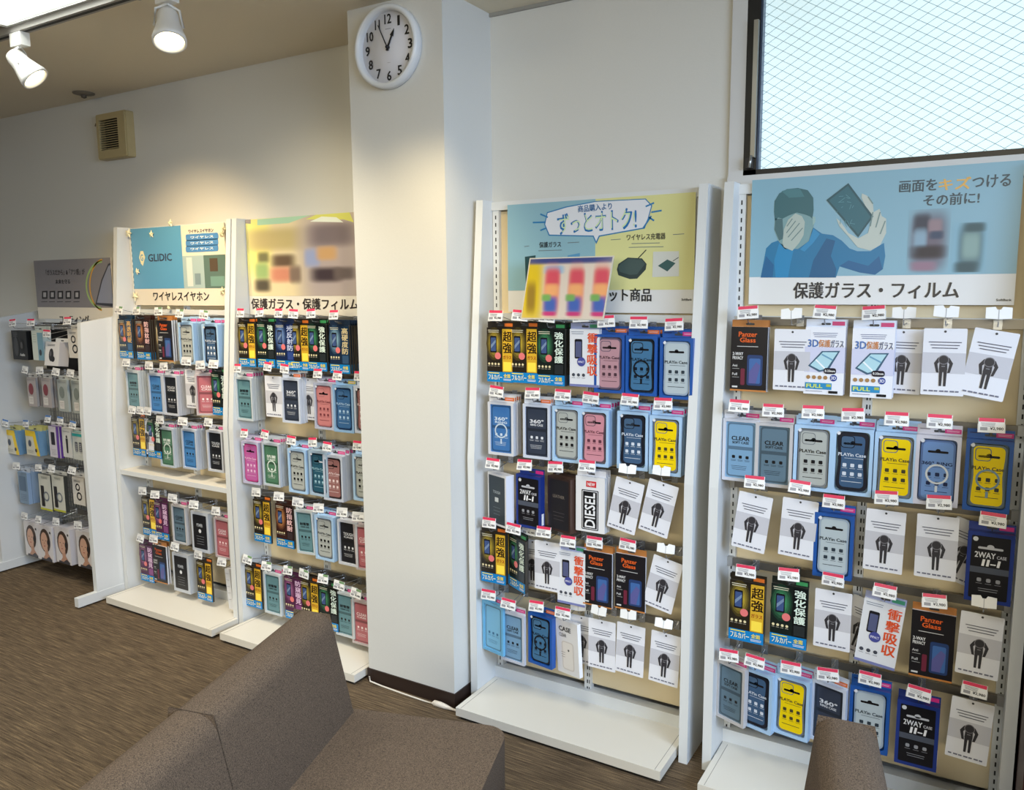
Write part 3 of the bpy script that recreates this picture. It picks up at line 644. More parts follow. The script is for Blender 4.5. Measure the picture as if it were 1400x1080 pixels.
defv('blue', 'blue and black glass film pack', 'film pack', lambda: p_film((22, 38, 74), (130, 160, 210), (26, 44, 96), (190, 200, 230), '光反射防', redc=True))
defv('navy', 'navy diamond glass film pack', 'film pack', lambda: p_film((24, 42, 66), (150, 190, 210), (28, 52, 80), (206, 190, 150), '高硬度防'))
defv('redF', 'orange and black glass film pack', 'film pack', lambda: p_film((52, 26, 22), (220, 150, 90), (30, 20, 22), (236, 190, 190), '防指紋耐', redc=False))
defv('blueO', 'blue film pack with orange figure', 'film pack', lambda: p_film((24, 52, 76), (230, 140, 50), (22, 60, 96), (214, 170, 100), '高透明硬'))
defv('purple', 'purple glass film pack', 'film pack', lambda: p_film((74, 30, 66), (170, 110, 150), (94, 44, 88), (226, 190, 220), '防窺覗見'))
defv('impact', 'white film pack, red kanji column', 'film pack', p_impact)
defv('2way', 'navy box with black 2WAY label', 'phone case pack', p_2way)
defv('whDark', 'white box with dark case window', 'phone case pack', lambda: p_box((222, 222, 226), (214, 218, 230), 'CASE', (190, 196, 200), .036, deco=lambda d, w_, h_: (d.rr(-w_/2+.007, -h_+.008, w_/2-.007, -.008, .002, (44, 54, 60), 1), d.text('TOUGH', -.02, -.07, .02, -.06, (170, 180, 186), 3), d.rr(-.01, -.1, .01, -.084, .002, (200, 206, 208), 3), d.lines(-.02, .02, -.12, 3, (120, 130, 134), 3, .012))))
defv('brown', 'dark brown box with black window', 'phone case pack', lambda: p_box((58, 42, 38), (74, 54, 46), 'TOUGH', (120, 110, 104), .034, deco=lambda d, w_, h_: (d.rr(-w_/2+.007, -h_+.008, w_/2-.007, -.008, .002, (34, 34, 40), 1), d.text('LEATHER', -.026, -.07, .026, -.06, (120, 112, 106), 3), d.lines(-.026, .026, -.12, 3, (90, 86, 90), 3, .012))))
defv('diesel', 'white box with black upright lettering', 'phone case pack', lambda: p_box((226, 226, 228), (214, 216, 222), None, K, .012, deco=d_diesel, tab=(210, 212, 220)))
defv('casebox', 'white box picturing a clear case', 'phone case pack', lambda: p_box((222, 222, 224), (236, 236, 238), None, K, .016, deco=d_casebox))
defv('lbCard', 'sky blue card pack', 'phone case pack', lambda: p_clear((110, 176, 216), (126, 186, 220), '', '', (60, 110, 150), band=False))
defv('blackBox', 'deep clear box with black label', 'accessory box', lambda: p_box((188, 194, 204), (176, 182, 190), None, K, .05, name='accessory_box', w_=.12, h_=.19, deco=lambda d, w_, h_: (d.rr(-w_/2+.014, -h_+.016, w_/2-.014, -.014, .004, (24, 26, 32), 1), d.text('POWER', -.02, -.07, .02, -.055, (200, 204, 210), 3), d.ell(0, -.09, .009, .009, (220, 222, 226), 3), d.lines(-.026, .026, -.115, 4, (150, 154, 160), 3, .012))))
defv('thin', 'thin white box hanging edge-on', 'accessory box', lambda: p_box((216, 218, 224), (224, 224, 228), None, K, .05, w_=.03, name='accessory_box', deco=lambda d, w_, h_: d.lines(-.01, .01, -.02, 5, (120, 120, 130), 2, .03)))
defv('earBlack', 'black earphone box', 'earphone box', lambda: p_box((26, 27, 30), (20, 20, 22), None, K, .04, .14, .15, 'earphone_box', deco=d_blackbox))
defv('earGreen', 'pale green and blue accessory pack', 'accessory pack', lambda: p_box((206, 214, 206), (170, 190, 200), None, K, .02, .10, .15, 'accessory_pack', tab=(200, 206, 200), deco=lambda d, w_, h_: (d.rect(0, -h_, w_/2, -.01, (120, 160, 180), 1), d.ell(.02, -.11, .012, .016, (60, 70, 80), 2), d.lines(-.04, -.01, -.02, 4, (90, 120, 100), 2, .012))))
defv('earWhite', 'white earphone box tilted forward', 'earphone box', lambda: p_box((224, 222, 222), (196, 194, 198), None, K, .05, .12, .12, 'earphone_box', tab=(220, 220, 220), deco=d_earbox))
defv('earHook', 'white pack with black ear hooks', 'earphone box', lambda: p_box((216, 212, 206), (150, 146, 142), None, K, .02, .10, .14, 'earphone_box', tab=(200, 200, 198), deco=d_hook))
defv('accRed', 'clear pouch with red cable', 'accessory pack', lambda: p_box((168, 160, 160), (150, 150, 154), None, K, .012, .08, .15, 'accessory_pack', tab=(200, 200, 200), deco=d_acc((126, 56, 66))))
defv('accGrey', 'grey clear pouch with cable', 'accessory pack', lambda: p_box((162, 168, 166), (170, 182, 188), None, K, .012, .085, .16, 'accessory_pack', tab=(196, 200, 200), deco=d_acc((120, 128, 124))))
defv('yellow', 'yellow and white cable pack', 'accessory pack', lambda: p_box((206, 204, 190), (110, 150, 186), None, K, .02, .125, .13, 'accessory_pack', tab=(196, 190, 120), deco=d_yellow))
defv('purpleA', 'white pack with purple stripe', 'accessory pack', lambda: p_box((206, 202, 212), (96, 60, 150), None, K, .018, .10, .16, 'accessory_pack', tab=(206, 206, 206), deco=d_purple))
defv('figure', 'white pack with black standing figure', 'accessory pack', lambda: p_box((206, 206, 204), (190, 190, 190), None, K, .012, .08, .15, 'accessory_pack', tab=(206, 206, 206), deco=d_figure))
defv('teal', 'white pack with teal border', 'accessory pack', lambda: p_box((200, 204, 200), (44, 160, 160), None, K, .012, .11, .14, 'accessory_pack', tab=(206, 206, 206), deco=d_teal))
defv('bluecard', 'slim steel blue cable pack', 'accessory pack', lambda: p_box((120, 144, 170), (140, 166, 200), None, K, .02, .09, .17, 'accessory_pack', tab=(190, 196, 206), deco=lambda d, w_, h_: (d.rr(-.034, -.1, .03, -.02, .004, (80, 104, 130), 2), d.lines(-.03, .03, -.12, 4, (60, 70, 90), 2, .01))))
defv('ringAcc', 'white pack with grey ring holder', 'accessory pack', lambda: p_box((206, 206, 196), (60, 62, 60), None, K, .02, .11, .19, 'accessory_pack', tab=(196, 196, 190), deco=d_ringacc))
defv('head', 'white headphone box with portrait', 'headphone box', lambda: p_box((218, 214, 216), (202, 200, 208), None, K, .07, .135, .19, 'headphone_box', deco=d_headphone))

THICK = {'film': .012}
USED = set()
def proto(k):
    if V[k][3] is None:
        V[k][3] = V[k][2](); V[k][3].location = (0, 0, -50)
    return V[k][3]
def get_copy(k):
    p = proto(k)
    if k not in USED: USED.add(k); CHILD(p); [CHILD(c) for c in CHILD(p)]; return p
    return copy_tree(p)
DEPTH = {'panzer': .012, 'sold': .006, '3d': .012, 'gold': .012, 'green': .012, 'blue': .012, 'navy': .012, 'redF': .012, 'blueO': .012, 'purple': .012, 'impact': .012, '2way': .03, 'whDark': .045,
         'brown': .04, 'diesel': .015, 'casebox': .02, 'blackBox': .055, 'earBlack': .045, 'earWhite': .055, 'head': .075}
def depth_of(k):
    if k in DEPTH: return DEPTH[k]
    return .0235 if k.startswith(('lb', 'ry', 'wh', 'navyC', 'pinkC', 'brownC', 'tealC', 'mag')) and k != 'lbCard' else .021 if k.startswith(('acc', 'yellow', 'purpleA', 'figure', 'teal', 'bluecard', 'ringAcc', 'earG', 'earH')) else .0215 if k == 'blackClear' else .0135
ORD = ['first', 'second', 'third', 'fourth', 'fifth', 'sixth', 'seventh', 'eighth', 'ninth']
RW = ['top row', 'row two', 'row three', 'row four', 'bottom row']
BK = ['front of', 'second on', 'third on', 'fourth on', 'fifth on', 'sixth on']

mwire = M((196, 198, 202), .25, .8, key='chrome_wire'); mtag = M((236, 236, 236), .4); mclear = M((214, 218, 222), .15, key='acrylic_holder')
def hook_proto(style):
    t = empty('display_hook'); 
    return t
HW = {}
def make_hook(x, zb, yf, zp, style, label, grp):
    """wire arm from the bar (y=-.09) to the front, with the tag on its end"""
    ln = round(yf-.022+.088, 3)   # negative length towards viewer
    dz = round(zp-zb, 3)
    t = empty('display_hook', (x, -.088, zb), label, 'hook', grp)
    key = (round(ln, 2), round(dz, 2))
    if key not in HW:
        a = MB().tube([(0, 0, 0), (0, ln+.02, dz), (0, ln+.004, dz+.003), (0, ln-.003, dz+.014)], .0016, mwire, 5)
        a.tube([(0, 0, .012), (0, ln+.01, dz+.028), (0, ln, dz+.028)], .0012, mwire, 5)
        a.box(-.01, .01, -.003, .0, -.014, .018, mwire); HW[key] = a.build('wire', t)
    else:
        o = HW[key].copy(); col.objects.link(o); o.parent = t
    if style in TG: o = TG[style].copy(); col.objects.link(o); kids = TK[style]
    else:
        o, kids = tag_mesh(style); TG[style] = o; TK[style] = kids
    first = o.parent is None and o is TG[style]
    o.parent = t; o.location = (0, ln-.003, dz+.031)
    if not first or True:
        pass
    if o is TG[style]:
        for k_ in kids: k_.parent = o
    else:
        for k_ in kids:
            c = k_.copy(); col.objects.link(c); c.parent = o
    o.rotation_euler = (R(-12+random.uniform(-5, 5)), R(random.uniform(-5, 5)), R(random.uniform(-6, 6)))
    return t
TG = {}; TK = {}
def tag_mesh(style):
    if style == 'clip':
        o = MB().prism([(-.028, -.012), (-.001, -.014), (.001, -.014), (.028, -.012), (.028, .015), (.008, .017), (.004, .010), (-.004, .010), (-.008, .017), (-.028, .015)], -.002, 0, mtag).build('clip_card')
        k = MB().box(-.0008, .0008, -.0026, -.002, -.014, .010, M((170, 172, 178), .5)).build('fold')
        return o, [k]
    wd = .0285 if style != 'small' else .023
    top = {'pink': (216, 54, 90), 'green': (116, 150, 110), 'white': (214, 214, 214), 'blue': (80, 120, 180), 'small': (216, 54, 90)}[style]
    o = MB().box(-wd, wd, -.0012, 0, -.018, .018, mtag).build('price_tag')
    d = Decal(); d.rect(-wd*.95 if style != 'green' else 0, .009, wd*.95, .018, top, 1)
    d.text('¥2,980', -wd*.1, -.012, wd*.9, -.004, (60, 60, 66), 2); d.lines(-wd*.8, wd*.3, .006, 3, (120, 122, 130), 2, .0035, .0012); d.rect(-wd*.85, -.013, -wd*.3, -.005, (150, 150, 156), 2)
    k = d.build('print', None, -.0012)
    k2 = MB().box(-wd-.0015, wd+.0015, .0002, .0012, -.0185, .004, mclear).build('tag_holder')
    return o, [k, k2]

def place(u, r, specs, style, yf=-.188, barz=None):
    rk = RACKS[u]; items = []
    for i, s in enumerate(specs):
        k, px, py, n = s[0], s[1], s[2], s[3]; roll = s[4] if len(s) > 4 else 0; o = s[5] if len(s) > 5 else {}
        y = o.get('y', yf); p = at(px, py, y); items.append((i, k, p, n, roll, y, o))
    bz = barz if barz is not None else sum(it[2].z for it in items)/len(items)+.012
    h = 0
    for i, k, p, n, roll, y, o in items:
        if not o.get('nohook'): h += 1
        desc, cat = V[k][0], V[k][1]; dp = depth_of(k)
        nm = max(1, min(n, int((-.094-y)/dp)+ (0 if dp > .03 else 0)))
        for j in range(nm):
            c = get_copy(k)
            yy = y+j*dp
            c.location = (p.x+random.uniform(-.0015, .0015)*(j > 0), yy, p.z+(random.uniform(-.001, .001) if j else 0))
            c.rotation_euler = (R(o.get('pitch', 0)), R(roll), R(o.get('yaw', 0)+(random.uniform(-.6, .6) if not roll else 0)))
            pos = BK[j] if not o.get('nohook') else 'tucked behind'
            lab = '%s, %s %s hook, %s, %s' % (desc, pos, ORD[min(h, 9)-1], RW[r], rk)
            c['label'] = lab; c['category'] = cat
            c['group'] = '%s on the %s' % ({'notice card': 'notice cards', 'film pack': 'film packs', 'phone case pack': 'phone case packs'}.get(cat, cat+'s' if not cat.endswith('box') else cat+'es'), rk)
        if not o.get('nohook'):
            st = o.get('tag', style)
            lb = {'clip': 'blank folded white card', 'pink': 'pink-topped price tag', 'small': 'pink-topped price tag', 'green': 'green-topped price tag', 'white': 'plain white price tag', 'blue': 'blue-topped price tag'}[st]
            make_hook(p.x+o.get('hx', 0), bz, y, p.z+.011, st, 'wire hook with %s, %s in %s, %s' % (lb, ORD[h-1], RW[r], rk), 'hooks on the '+rk)
    return bz
C_ = {'tag': 'clip'}
BZ = {4: [], 3: [], 2: [], 1: [], 0: []}
BZ[4] += [place(4, 0, [('panzer', 1025, 447, 2), ('sold', 1084, 450, 1, 0, C_), ('3d', 1129, 447, 3), ('3d', 1195, 449, 3), ('sold', 1236, 450, 1, 1, dict(tag='clip', y=-.155)), ('sold', 1293, 449, 1, 0, C_), ('sold', 1364, 452, 1, 9, C_)], 'pink'),
 place(4, 1, [('clearB', 1013, 573, 3), ('clearG', 1059, 579, 3), ('lbGrey', 1113, 582, 2), ('lbNavy', 1167, 586, 2), ('lbYellow', 1226, 592, 3), ('wh360', 1284, 596, 2), ('ryYellow', 1354, 602, 1)], 'pink'),
 place(4, 2, [('sold', 1034, 676, 1, 7), ('sold', 1095, 683, 1, 3), ('ryClear', 1141, 703, 1), ('sold', 1212, 698, 1, 1), ('sold', 1283, 705, 1, 0), ('sold', 1336, 716, 1, 18, dict(nohook=1, y=-.12)), ('2way', 1356, 729, 1)], 'pink'),
 place(4, 3, [('gold', 1022, 796, 2), ('green', 1080, 801, 1), ('sold', 1140, 808, 1), ('sold', 1192, 822, 1, 16, dict(nohook=1, y=-.13)), ('impact', 1210, 824, 1, 6), ('panzer', 1277, 838, 1), ('sold', 1344, 840, 1, 2, C_)], 'pink'),
 place(4, 4, [('clearG', 999, 909, 2, 0, dict(yaw=-22)), ('lbNavy', 1034, 918, 2, 0, dict(yaw=-14)), ('lbYellow', 1083, 927, 2, 0, dict(yaw=-9)), ('dark360', 1133, 936, 2, 0, dict(yaw=-18)), ('ryClear', 1190, 942, 1), ('2way', 1256, 962, 1), ('sold', 1331, 958, 1, 3)], 'pink')]
BZ[3] += [place(3, 0, [('gold', 683, 448, 3), ('gold', 716, 448, 2), ('green', 753, 450, 4), ('impact', 799, 450, 3), ('ryPink', 833, 457, 2), ('ryRing', 877, 459, 4), ('ryClear', 925, 462, 3)], 'pink'),
 place(3, 1, [('blueRing', 684, 550, 4), ('dark360', 733, 553, 3), ('lbGrey', 774, 556, 2), ('lbPink', 812, 560, 4), ('lbNavy', 865, 563, 2), ('lbYellow', 910, 569, 3)], 'pink'),
 place(3, 2, [('whDark', 679, 648, 1, 0, dict(yaw=-20)), ('2way', 722, 650, 1, 0, dict(yaw=-6)), ('brown', 764, 653, 2, 0, dict(yaw=-16)), ('diesel', 807, 652, 3), ('sold', 862, 657, 1, 11, C_), ('sold', 908, 660, 1, 12, C_)], 'pink'),
 place(3, 3, [('gold', 674, 728, 4), ('green', 707, 736, 2, 0, dict(yaw=-28)), ('sold', 728, 738, 1, 0, dict(y=-.14)), ('sold', 748, 741, 2), ('impact', 781, 754, 1), ('panzer', 817, 755, 2), ('panzer', 862, 759, 1), ('sold', 914, 765, 1, 12, C_)], 'pink'),
 place(3, 4, [('lbCard', 673, 825, 1, 0, dict(yaw=-12)), ('clearB', 700, 838, 1, 0, dict(yaw=-6)), ('ryRing', 738, 841, 1, 0, dict(yaw=-8)), ('casebox', 774, 850, 1, -4, dict(yaw=-18)), ('sold', 795, 842, 1, 0, dict(tag='clip', y=-.14)), ('sold', 823, 848, 1, 0, C_), ('sold', 863, 854, 1, 2, C_), ('sold', 911, 866, 1, 3, C_)], 'pink')]
BZ[2] += [place(2, 0, [('gold', 336, 441, 2), ('green', 362, 441, 2), ('blue', 388, 442, 2), ('gold', 408, 443, 2), ('green', 432, 443, 2), ('navy', 463, 445, 5)], 'small'),
 place(2, 1, [('clearT', 332, 516, 5), ('sold', 373, 514, 1), ('dark360', 396, 517, 3), ('sold', 421, 517, 1, 0, dict(y=-.15)), ('pinkCase', 441, 524, 2), ('navyCase', 468, 527, 1), ('brownCase', 497, 528, 2)], 'small'),
 place(2, 2, [('magCase', 341, 604, 2), ('greenRing', 369, 606, 4), ('lbGrey', 405, 614, 3), ('tealCase', 434, 617, 2), ('brownCase', 454, 623, 4), ('lbGrey', 495, 622, 2)], 'small'),
 place(2, 3, [('gold', 357, 684, 1), ('redF', 388, 690, 1), ('clearT', 414, 698, 2, -3), ('lbGrey', 442, 706, 2), ('blackClear', 474, 712, 2), ('redClear', 496, 718, 1, -3)], 'white'),
 place(2, 4, [('gold', 345, 775, 1), ('clearT', 371, 784, 3), ('purple', 400, 790, 2), ('gold', 422, 795, 3), ('green', 448, 802, 2), ('clearT', 470, 811, 2), ('redClear', 493, 822, 2)], 'green')]
BZ[1] += [place(1, 0, [('blueO', 170, 436, 2), ('redF', 194, 437, 3), ('panzer', 224, 438, 3), ('lbGrey', 253, 441, 4), ('lbNavy', 286, 443, 3)], 'green'),
 place(1, 1, [('clearT', 180, 507, 5), ('clearBlue', 211, 511, 2), ('blackClear', 231, 513, 4), ('sold', 262, 506, 1), ('redClear', 281, 511, 2, 0, dict(yaw=25)), ('green', 299, 510, 2)], 'white'),
 place(1, 2, [('gold', 188, 571, 1), ('sold', 199, 572, 1), ('green', 209, 573, 1), ('greenRing', 226, 585, 4), ('clearBlue', 257, 587, 4), ('blackClear', 292, 589, 1)], 'white'),
 place(1, 3, [('gold', 202, 681, 1), ('purple', 219, 686, 1), ('clearG', 243, 691, 2), ('blackBox', 272, 700, 1), ('redClear', 302, 709, 2)], 'white'),
 place(1, 4, [('purple', 199, 745, 2), ('panzer', 217, 746, 2), ('blackBox', 246, 757, 1), ('gold', 278, 768, 1), ('thin', 310, 778, 1, -5)], 'white')]
U0 = -.27
place(0, 0, [('earBlack', 25, 452, 1), ('earGreen', 50, 452, 2), ('earWhite', 72, 467, 1, 0, dict(pitch=-8)), ('earHook', 100, 450, 3)], 'pink', U0, 1.31)
place(0, 1, [('accRed', 42, 516, 2), ('accRed', 62, 517, 3), ('accGrey', 84, 519, 3), ('accGrey', 104, 521, 2)], 'white', U0, 1.07)
place(0, 2, [('yellow', 15, 588, 2), ('yellow', 43, 589, 3), ('purpleA', 73, 583, 1), ('figure', 90, 585, 1), ('teal', 107, 591, 1)], 'blue', U0, .78)
place(0, 3, [('bluecard', 30, 646, 5), ('ringAcc', 60, 649, 2), ('ringAcc', 78, 650, 1), ('earHook', 106, 653, 2)], 'white', U0, .56)
place(0, 4, [('head', 41, 714, 1, 0, dict(tag='white')), ('head', 60, 719, 1), ('head', 84, 722, 2), ('head', 114, 727, 2)], 'white', U0, .31)

rack('r4', 'white display rack under the window, far right', -.695, .118, (-.659, -.29, .082), BZ[4], (-.664, .09))
rack('r3', 'white display rack between pillar and window rack', -1.562, -.743, (-1.52, -1.156, -.785), BZ[3], (-1.533, -.78))
rack('r2', 'white display rack left of the pillar', -2.807, -1.985, (-2.765, -2.4, -2.025), BZ[2], (-2.764, -2.002))
def shelf(t, part):
    part('shelf', MB().box(-3.608, -2.846, -.205, -.09, .618, .634, mdeck))
    part('shelf_edge', MB().box(-3.608, -2.846, -.208, -.205, .612, .634, mrw))
rack('r1', 'white display rack with blue poster and inner shelf', -3.639, -2.815, (-3.597, -3.225, -2.857), BZ[1], (-3.576, -2.816), shelf)

# leftmost lower rack: mesh back, deep side panels on feet
t = empty('display_rack', (-4.08, -.15, 0), 'low white mesh-backed rack with foot bars, far left', 'display rack', 'white display racks along the wall')
def pt(n, mb):
    mb.v = [(x+4.08, y+.15, z) for x, y, z in mb.v]; return mb.build(n, t)
prof = [(-.01, .03), (-.01, 1.40), (-.33, 1.352), (-.352, .9), (-.352, .03)]
pt('side_panel', MB().prism(prof, -3.672, -3.645, mrw, 'x')); pt('side_panel', MB().prism(prof, -4.53, -4.503, mrw, 'x'))
pt('foot_bar', MB().box(-3.672, -3.642, -.45, -.02, .008, .052, mrw)); pt('foot_bar', MB().box(-4.53, -4.498, -.45, -.02, .008, .052, mrw))
for x in (-3.657, -4.515): pt('caster', MB().lathe([(.012, 0), (.012, .01)], M((60, 58, 56), .6), 12, (x, -.42, 0)))
pt('black_board', MB().box(-4.5, -3.675, -.03, -.022, .90, 1.33, M((16, 16, 20), .6)))
mesh = MB(); mgw = M((170, 172, 176), .35, .6)
for i in range(34): x = -4.49+i*.0245; mesh.box(x, x+.003, -.036, -.033, .1, .9, mgw)
for i in range(30): z = .12+i*.0265; mesh.box(-4.5, -3.675, -.039, -.036, z, z+.003, mgw)
tag(pt('wire_mesh', mesh), kind='stuff')
pt('top_beam', MB().box(-4.503, -3.672, -.05, -.02, 1.33, 1.37, mrw))
for z in (1.31, 1.07, .78, .56, .31): pt('peg_bar', MB().box(-4.5, -3.675, -.09, -.078, z-.012, z+.012, mbar))
pt('bottom_beam', MB().box(-4.5, -3.675, -.06, -.03, .05, .1, M((190, 192, 194), .4)))

# dark brown cabinet at the right edge
cbt = empty('storage_cabinet', (.36, -.26, 0), 'dark brown cabinet at the right end, beside the window rack', 'cabinet')
mdk = M((62, 38, 34), .45, key='dark_brown_laminate', noise=.15, scale=20)
MB().box(-.235, .235, -.2, .24, 0, 1.2, mdk).build('body', cbt); MB().box(-.22, -.003, -.218, -.2, .02, 1.18, mdk).build('door', cbt); MB().box(.003, .22, -.218, -.2, .02, 1.18, mdk).build('door', cbt)
MB().box(-.03, -.02, -.235, -.218, .6, .72, M((150, 150, 150), .3, .8)).build('handle', cbt)

# ------------------------------------------------------------------ posters (flat print traced on each sheet's own plane)
def blurmat(name, base, blobs, rough=.4):
    m = bpy.data.materials.new(name); m.use_nodes = True; nt = m.node_tree; b = nt.nodes['Principled BSDF']; b.inputs['Roughness'].default_value = rough
    tc = nt.nodes.new('ShaderNodeTexCoord'); prev = None
    for (cx, cz, sx, sz, c) in blobs:
        mp = nt.nodes.new('ShaderNodeVectorMath'); mp.operation = 'SUBTRACT'; mp.inputs[1].default_value = (cx, 0, cz); nt.links.new(tc.outputs['Object'], mp.inputs[0])
        ml = nt.nodes.new('ShaderNodeVectorMath'); ml.operation = 'MULTIPLY'; ml.inputs[1].default_value = (1/sx, 0, 1/sz); nt.links.new(mp.outputs[0], ml.inputs[0])
        sq = nt.nodes.new('ShaderNodeVectorMath'); sq.operation = 'MULTIPLY'; nt.links.new(ml.outputs[0], sq.inputs[0]); nt.links.new(ml.outputs[0], sq.inputs[1])
        ln = nt.nodes.new('ShaderNodeVectorMath'); ln.operation = 'LENGTH'; nt.links.new(sq.outputs[0], ln.inputs[0])
        mr = nt.nodes.new('ShaderNodeMapRange'); mr.interpolation_type = 'SMOOTHSTEP'; mr.inputs[1].default_value = .15; mr.inputs[2].default_value = 2.3; mr.inputs[3].default_value = 1; mr.inputs[4].default_value = 0
        nt.links.new(ln.outputs['Value'], mr.inputs[0])
        mx = nt.nodes.new('ShaderNodeMix'); mx.data_type = 'RGBA'; mx.inputs[7].default_value = lin(c)+(1,)
        if prev: nt.links.new(prev, mx.inputs[6])
        else: mx.inputs[6].default_value = lin(base)+(1,)
        nt.links.new(mr.outputs[0], mx.inputs[0]); prev = mx.outputs[2]
    nt.links.new(prev, b.inputs['Base Color']); return m
class Sheet:
    def __init__(s, name, label, Y, corners, col_, cat='poster', th=.003, clamp=(-9, 9)):
        a = [at(x, y, Y) for x, y in corners]
        s.x0 = (a[0].x+a[3].x)/2; s.x1 = (a[1].x+a[2].x)/2; s.x0 = max(s.x0, clamp[0]); s.x1 = min(s.x1, clamp[1]); s.z1 = (a[0].z+a[1].z)/2; s.z0 = (a[2].z+a[3].z)/2
        s.Y = Y; s.cx, s.cz = (s.x0+s.x1)/2, s.z0
        s.t = empty(name, (s.cx, Y, s.z0), label, cat); s.w = s.x1-s.x0; s.h = s.z1-s.z0
        MB().box(-s.w/2, s.w/2, 0, th, 0, s.h, M(col_, .35, key='poster_sheet')).build('sheet', s.t)
        s.d = Decal(.35)
    def p(s, x, y): q = at(x, y, s.Y); return (q.x-s.cx, q.z-s.cz)
    def poly(s, pts, c, L=1):
        q = [s.p(*a) for a in pts]
        q = [(min(max(x, -s.w/2), s.w/2), min(max(z, 0), s.h)) for x, z in q]
        s.d.poly(q, c, L)
    def text(s, t, x0, x1, y0, y1, c, L=3, **k):   # pixel box measured at its middle
        a = s.p(x0, (y0+y1)/2); b_ = s.p(x1, (y0+y1)/2); q = s.p((x0+x1)/2, y0); r_ = s.p((x0+x1)/2, y1)
        s.d.text(t, a[0], r_[1], b_[0], q[1], c, L, **k)
    def fr(s, u0, v0, u1, v1, c, L=1): s.d.rect(-s.w/2+u0*s.w, v0*s.h, -s.w/2+u1*s.w, v1*s.h, c, L)
    def done(s): s.d.build('print', s.t)
# --- poster under the window
P4 = Sheet('header_poster', 'light blue poster of man hiding face, top of window rack', -.088, ((1028, 244), (1396, 222), (1391, 416), (1024, 417)), (226, 226, 226))
P4.fr(0, .222, 1, 1, (134, 178, 198), 1)
def c4(pts): return [(980+x/3.333, 200+y/3.333) for x, y in pts]
P4.poly(c4([(200, 598), (215, 520), (225, 465), (250, 440), (290, 425), (345, 470), (420, 430), (440, 370), (480, 398), (530, 405), (570, 430), (605, 465), (640, 478), (700, 478), (762, 440), (768, 500), (757, 560), (722, 585), (650, 575), (560, 548), (543, 598)]), (26, 118, 164), 2)
P4.poly(c4([(420, 598), (440, 520), (500, 420), (540, 430), (520, 500), (545, 560), (540, 598)]), (16, 92, 138), 2.6)
P4.poly(c4([(560, 545), (600, 520), (690, 545), (740, 500), (755, 560), (720, 585), (650, 575)]), (18, 96, 146), 2.6)
P4.poly(c4([(200, 598), (225, 500), (260, 540), (255, 598)]), (18, 96, 146), 2.6)
P4.poly(c4([(268, 598), (262, 520), (285, 440), (350, 475), (335, 540), (325, 598)]), (28, 134, 186), 3)
P4.poly(c4([(438, 372), (420, 430), (380, 470), (400, 480), (440, 440), (470, 400)]), (44, 140, 190), 3)
P4.poly(c4([(268, 300), (262, 380), (280, 430), (310, 468), (370, 468), (420, 432), (440, 372), (450, 330), (420, 300), (340, 290)]), (122, 160, 166), 3)
P4.poly(c4([(262, 300), (264, 250), (285, 215), (320, 195), (370, 190), (415, 200), (440, 235), (442, 290), (436, 330), (425, 320), (405, 312), (365, 302), (330, 315), (300, 330), (280, 325), (266, 340)]), (54, 104, 114), 4)
P4.poly(c4([(296, 205), (330, 194), (380, 194), (400, 230), (330, 235)]), (70, 124, 134), 4.4)
P4.poly(c4([(436, 320), (450, 322), (450, 345), (438, 360)]), (150, 184, 184), 4.5)
P4.poly(c4([(268, 330), (300, 330), (305, 420), (285, 430), (264, 380)]), (70, 108, 116), 4)
P4.poly(c4([(300, 440), (306, 380), (326, 335), (358, 306), (388, 318), (402, 345), (396, 405), (376, 440), (345, 476), (306, 460)]), (176, 190, 184), 5)
for a, b_ in (((320, 365), (345, 330)), ((318, 395), (360, 340)), ((325, 415), (378, 350)), ((340, 430), (392, 372))):
    q, r_ = c4([a, b_]); P4.d.line(P4.p(*q), P4.p(*r_), .0025, (104, 130, 134), 6)
P4.poly(c4([(545, 328), (565, 345), (600, 395), (645, 420), (690, 395), (705, 330), (690, 300), (660, 235), (662, 215), (685, 225), (712, 260), (715, 300), (742, 285), (752, 318), (772, 330), (772, 395), (745, 450), (700, 475), (642, 460), (600, 410), (560, 365)]), (190, 200, 194), 4)
P4.poly(c4([(500, 245), (600, 168), (714, 320), (645, 415)]), (34, 84, 98), 5)
P4.poly(c4([(512, 247), (598, 180), (702, 322), (645, 402)]), (44, 104, 120), 5.4)
rr_ = random.Random(3)
for i in range(16):
    q = (560+rr_.uniform(-30, 60), 225+rr_.uniform(0, 130)); a = c4([q, (q[0]+rr_.uniform(-28, 28), q[1]+rr_.uniform(-30, 30))]); P4.d.line(P4.p(*a[0]), P4.p(*a[1]), .0012, (90, 150, 162), 6)
for a, b_ in (((690, 230), (712, 262)), ((712, 300), (700, 365)), ((745, 300), (725, 370)), ((768, 340), (745, 400))):
    q, r_ = c4([a, b_]); P4.d.line(P4.p(*q), P4.p(*r_), .003, (120, 146, 148), 6)
P4.text('画面を', 1230, 1281, 246, 262, (44, 70, 86)); P4.text('キズ', 1284, 1327, 243, 259, (226, 176, 96)); P4.text('つける', 1330, 1382, 239, 256, (44, 70, 86)); P4.text('その前に!', 1263, 1339, 264, 280, (44, 70, 86))
P4.text('保護ガラス・フィルム', 1085, 1311, 385, 408, (36, 38, 46)); P4.text('SoftBank', 1362, 1383, 408.5, 411.5, (40, 40, 44))
a = P4.p(1246, 290); b_ = P4.p(1293, 370); mxx, mzz = (a[0]+b_[0])/2, (a[1]+b_[1])/2; ww, hh = b_[0]-a[0], a[1]-b_[1]
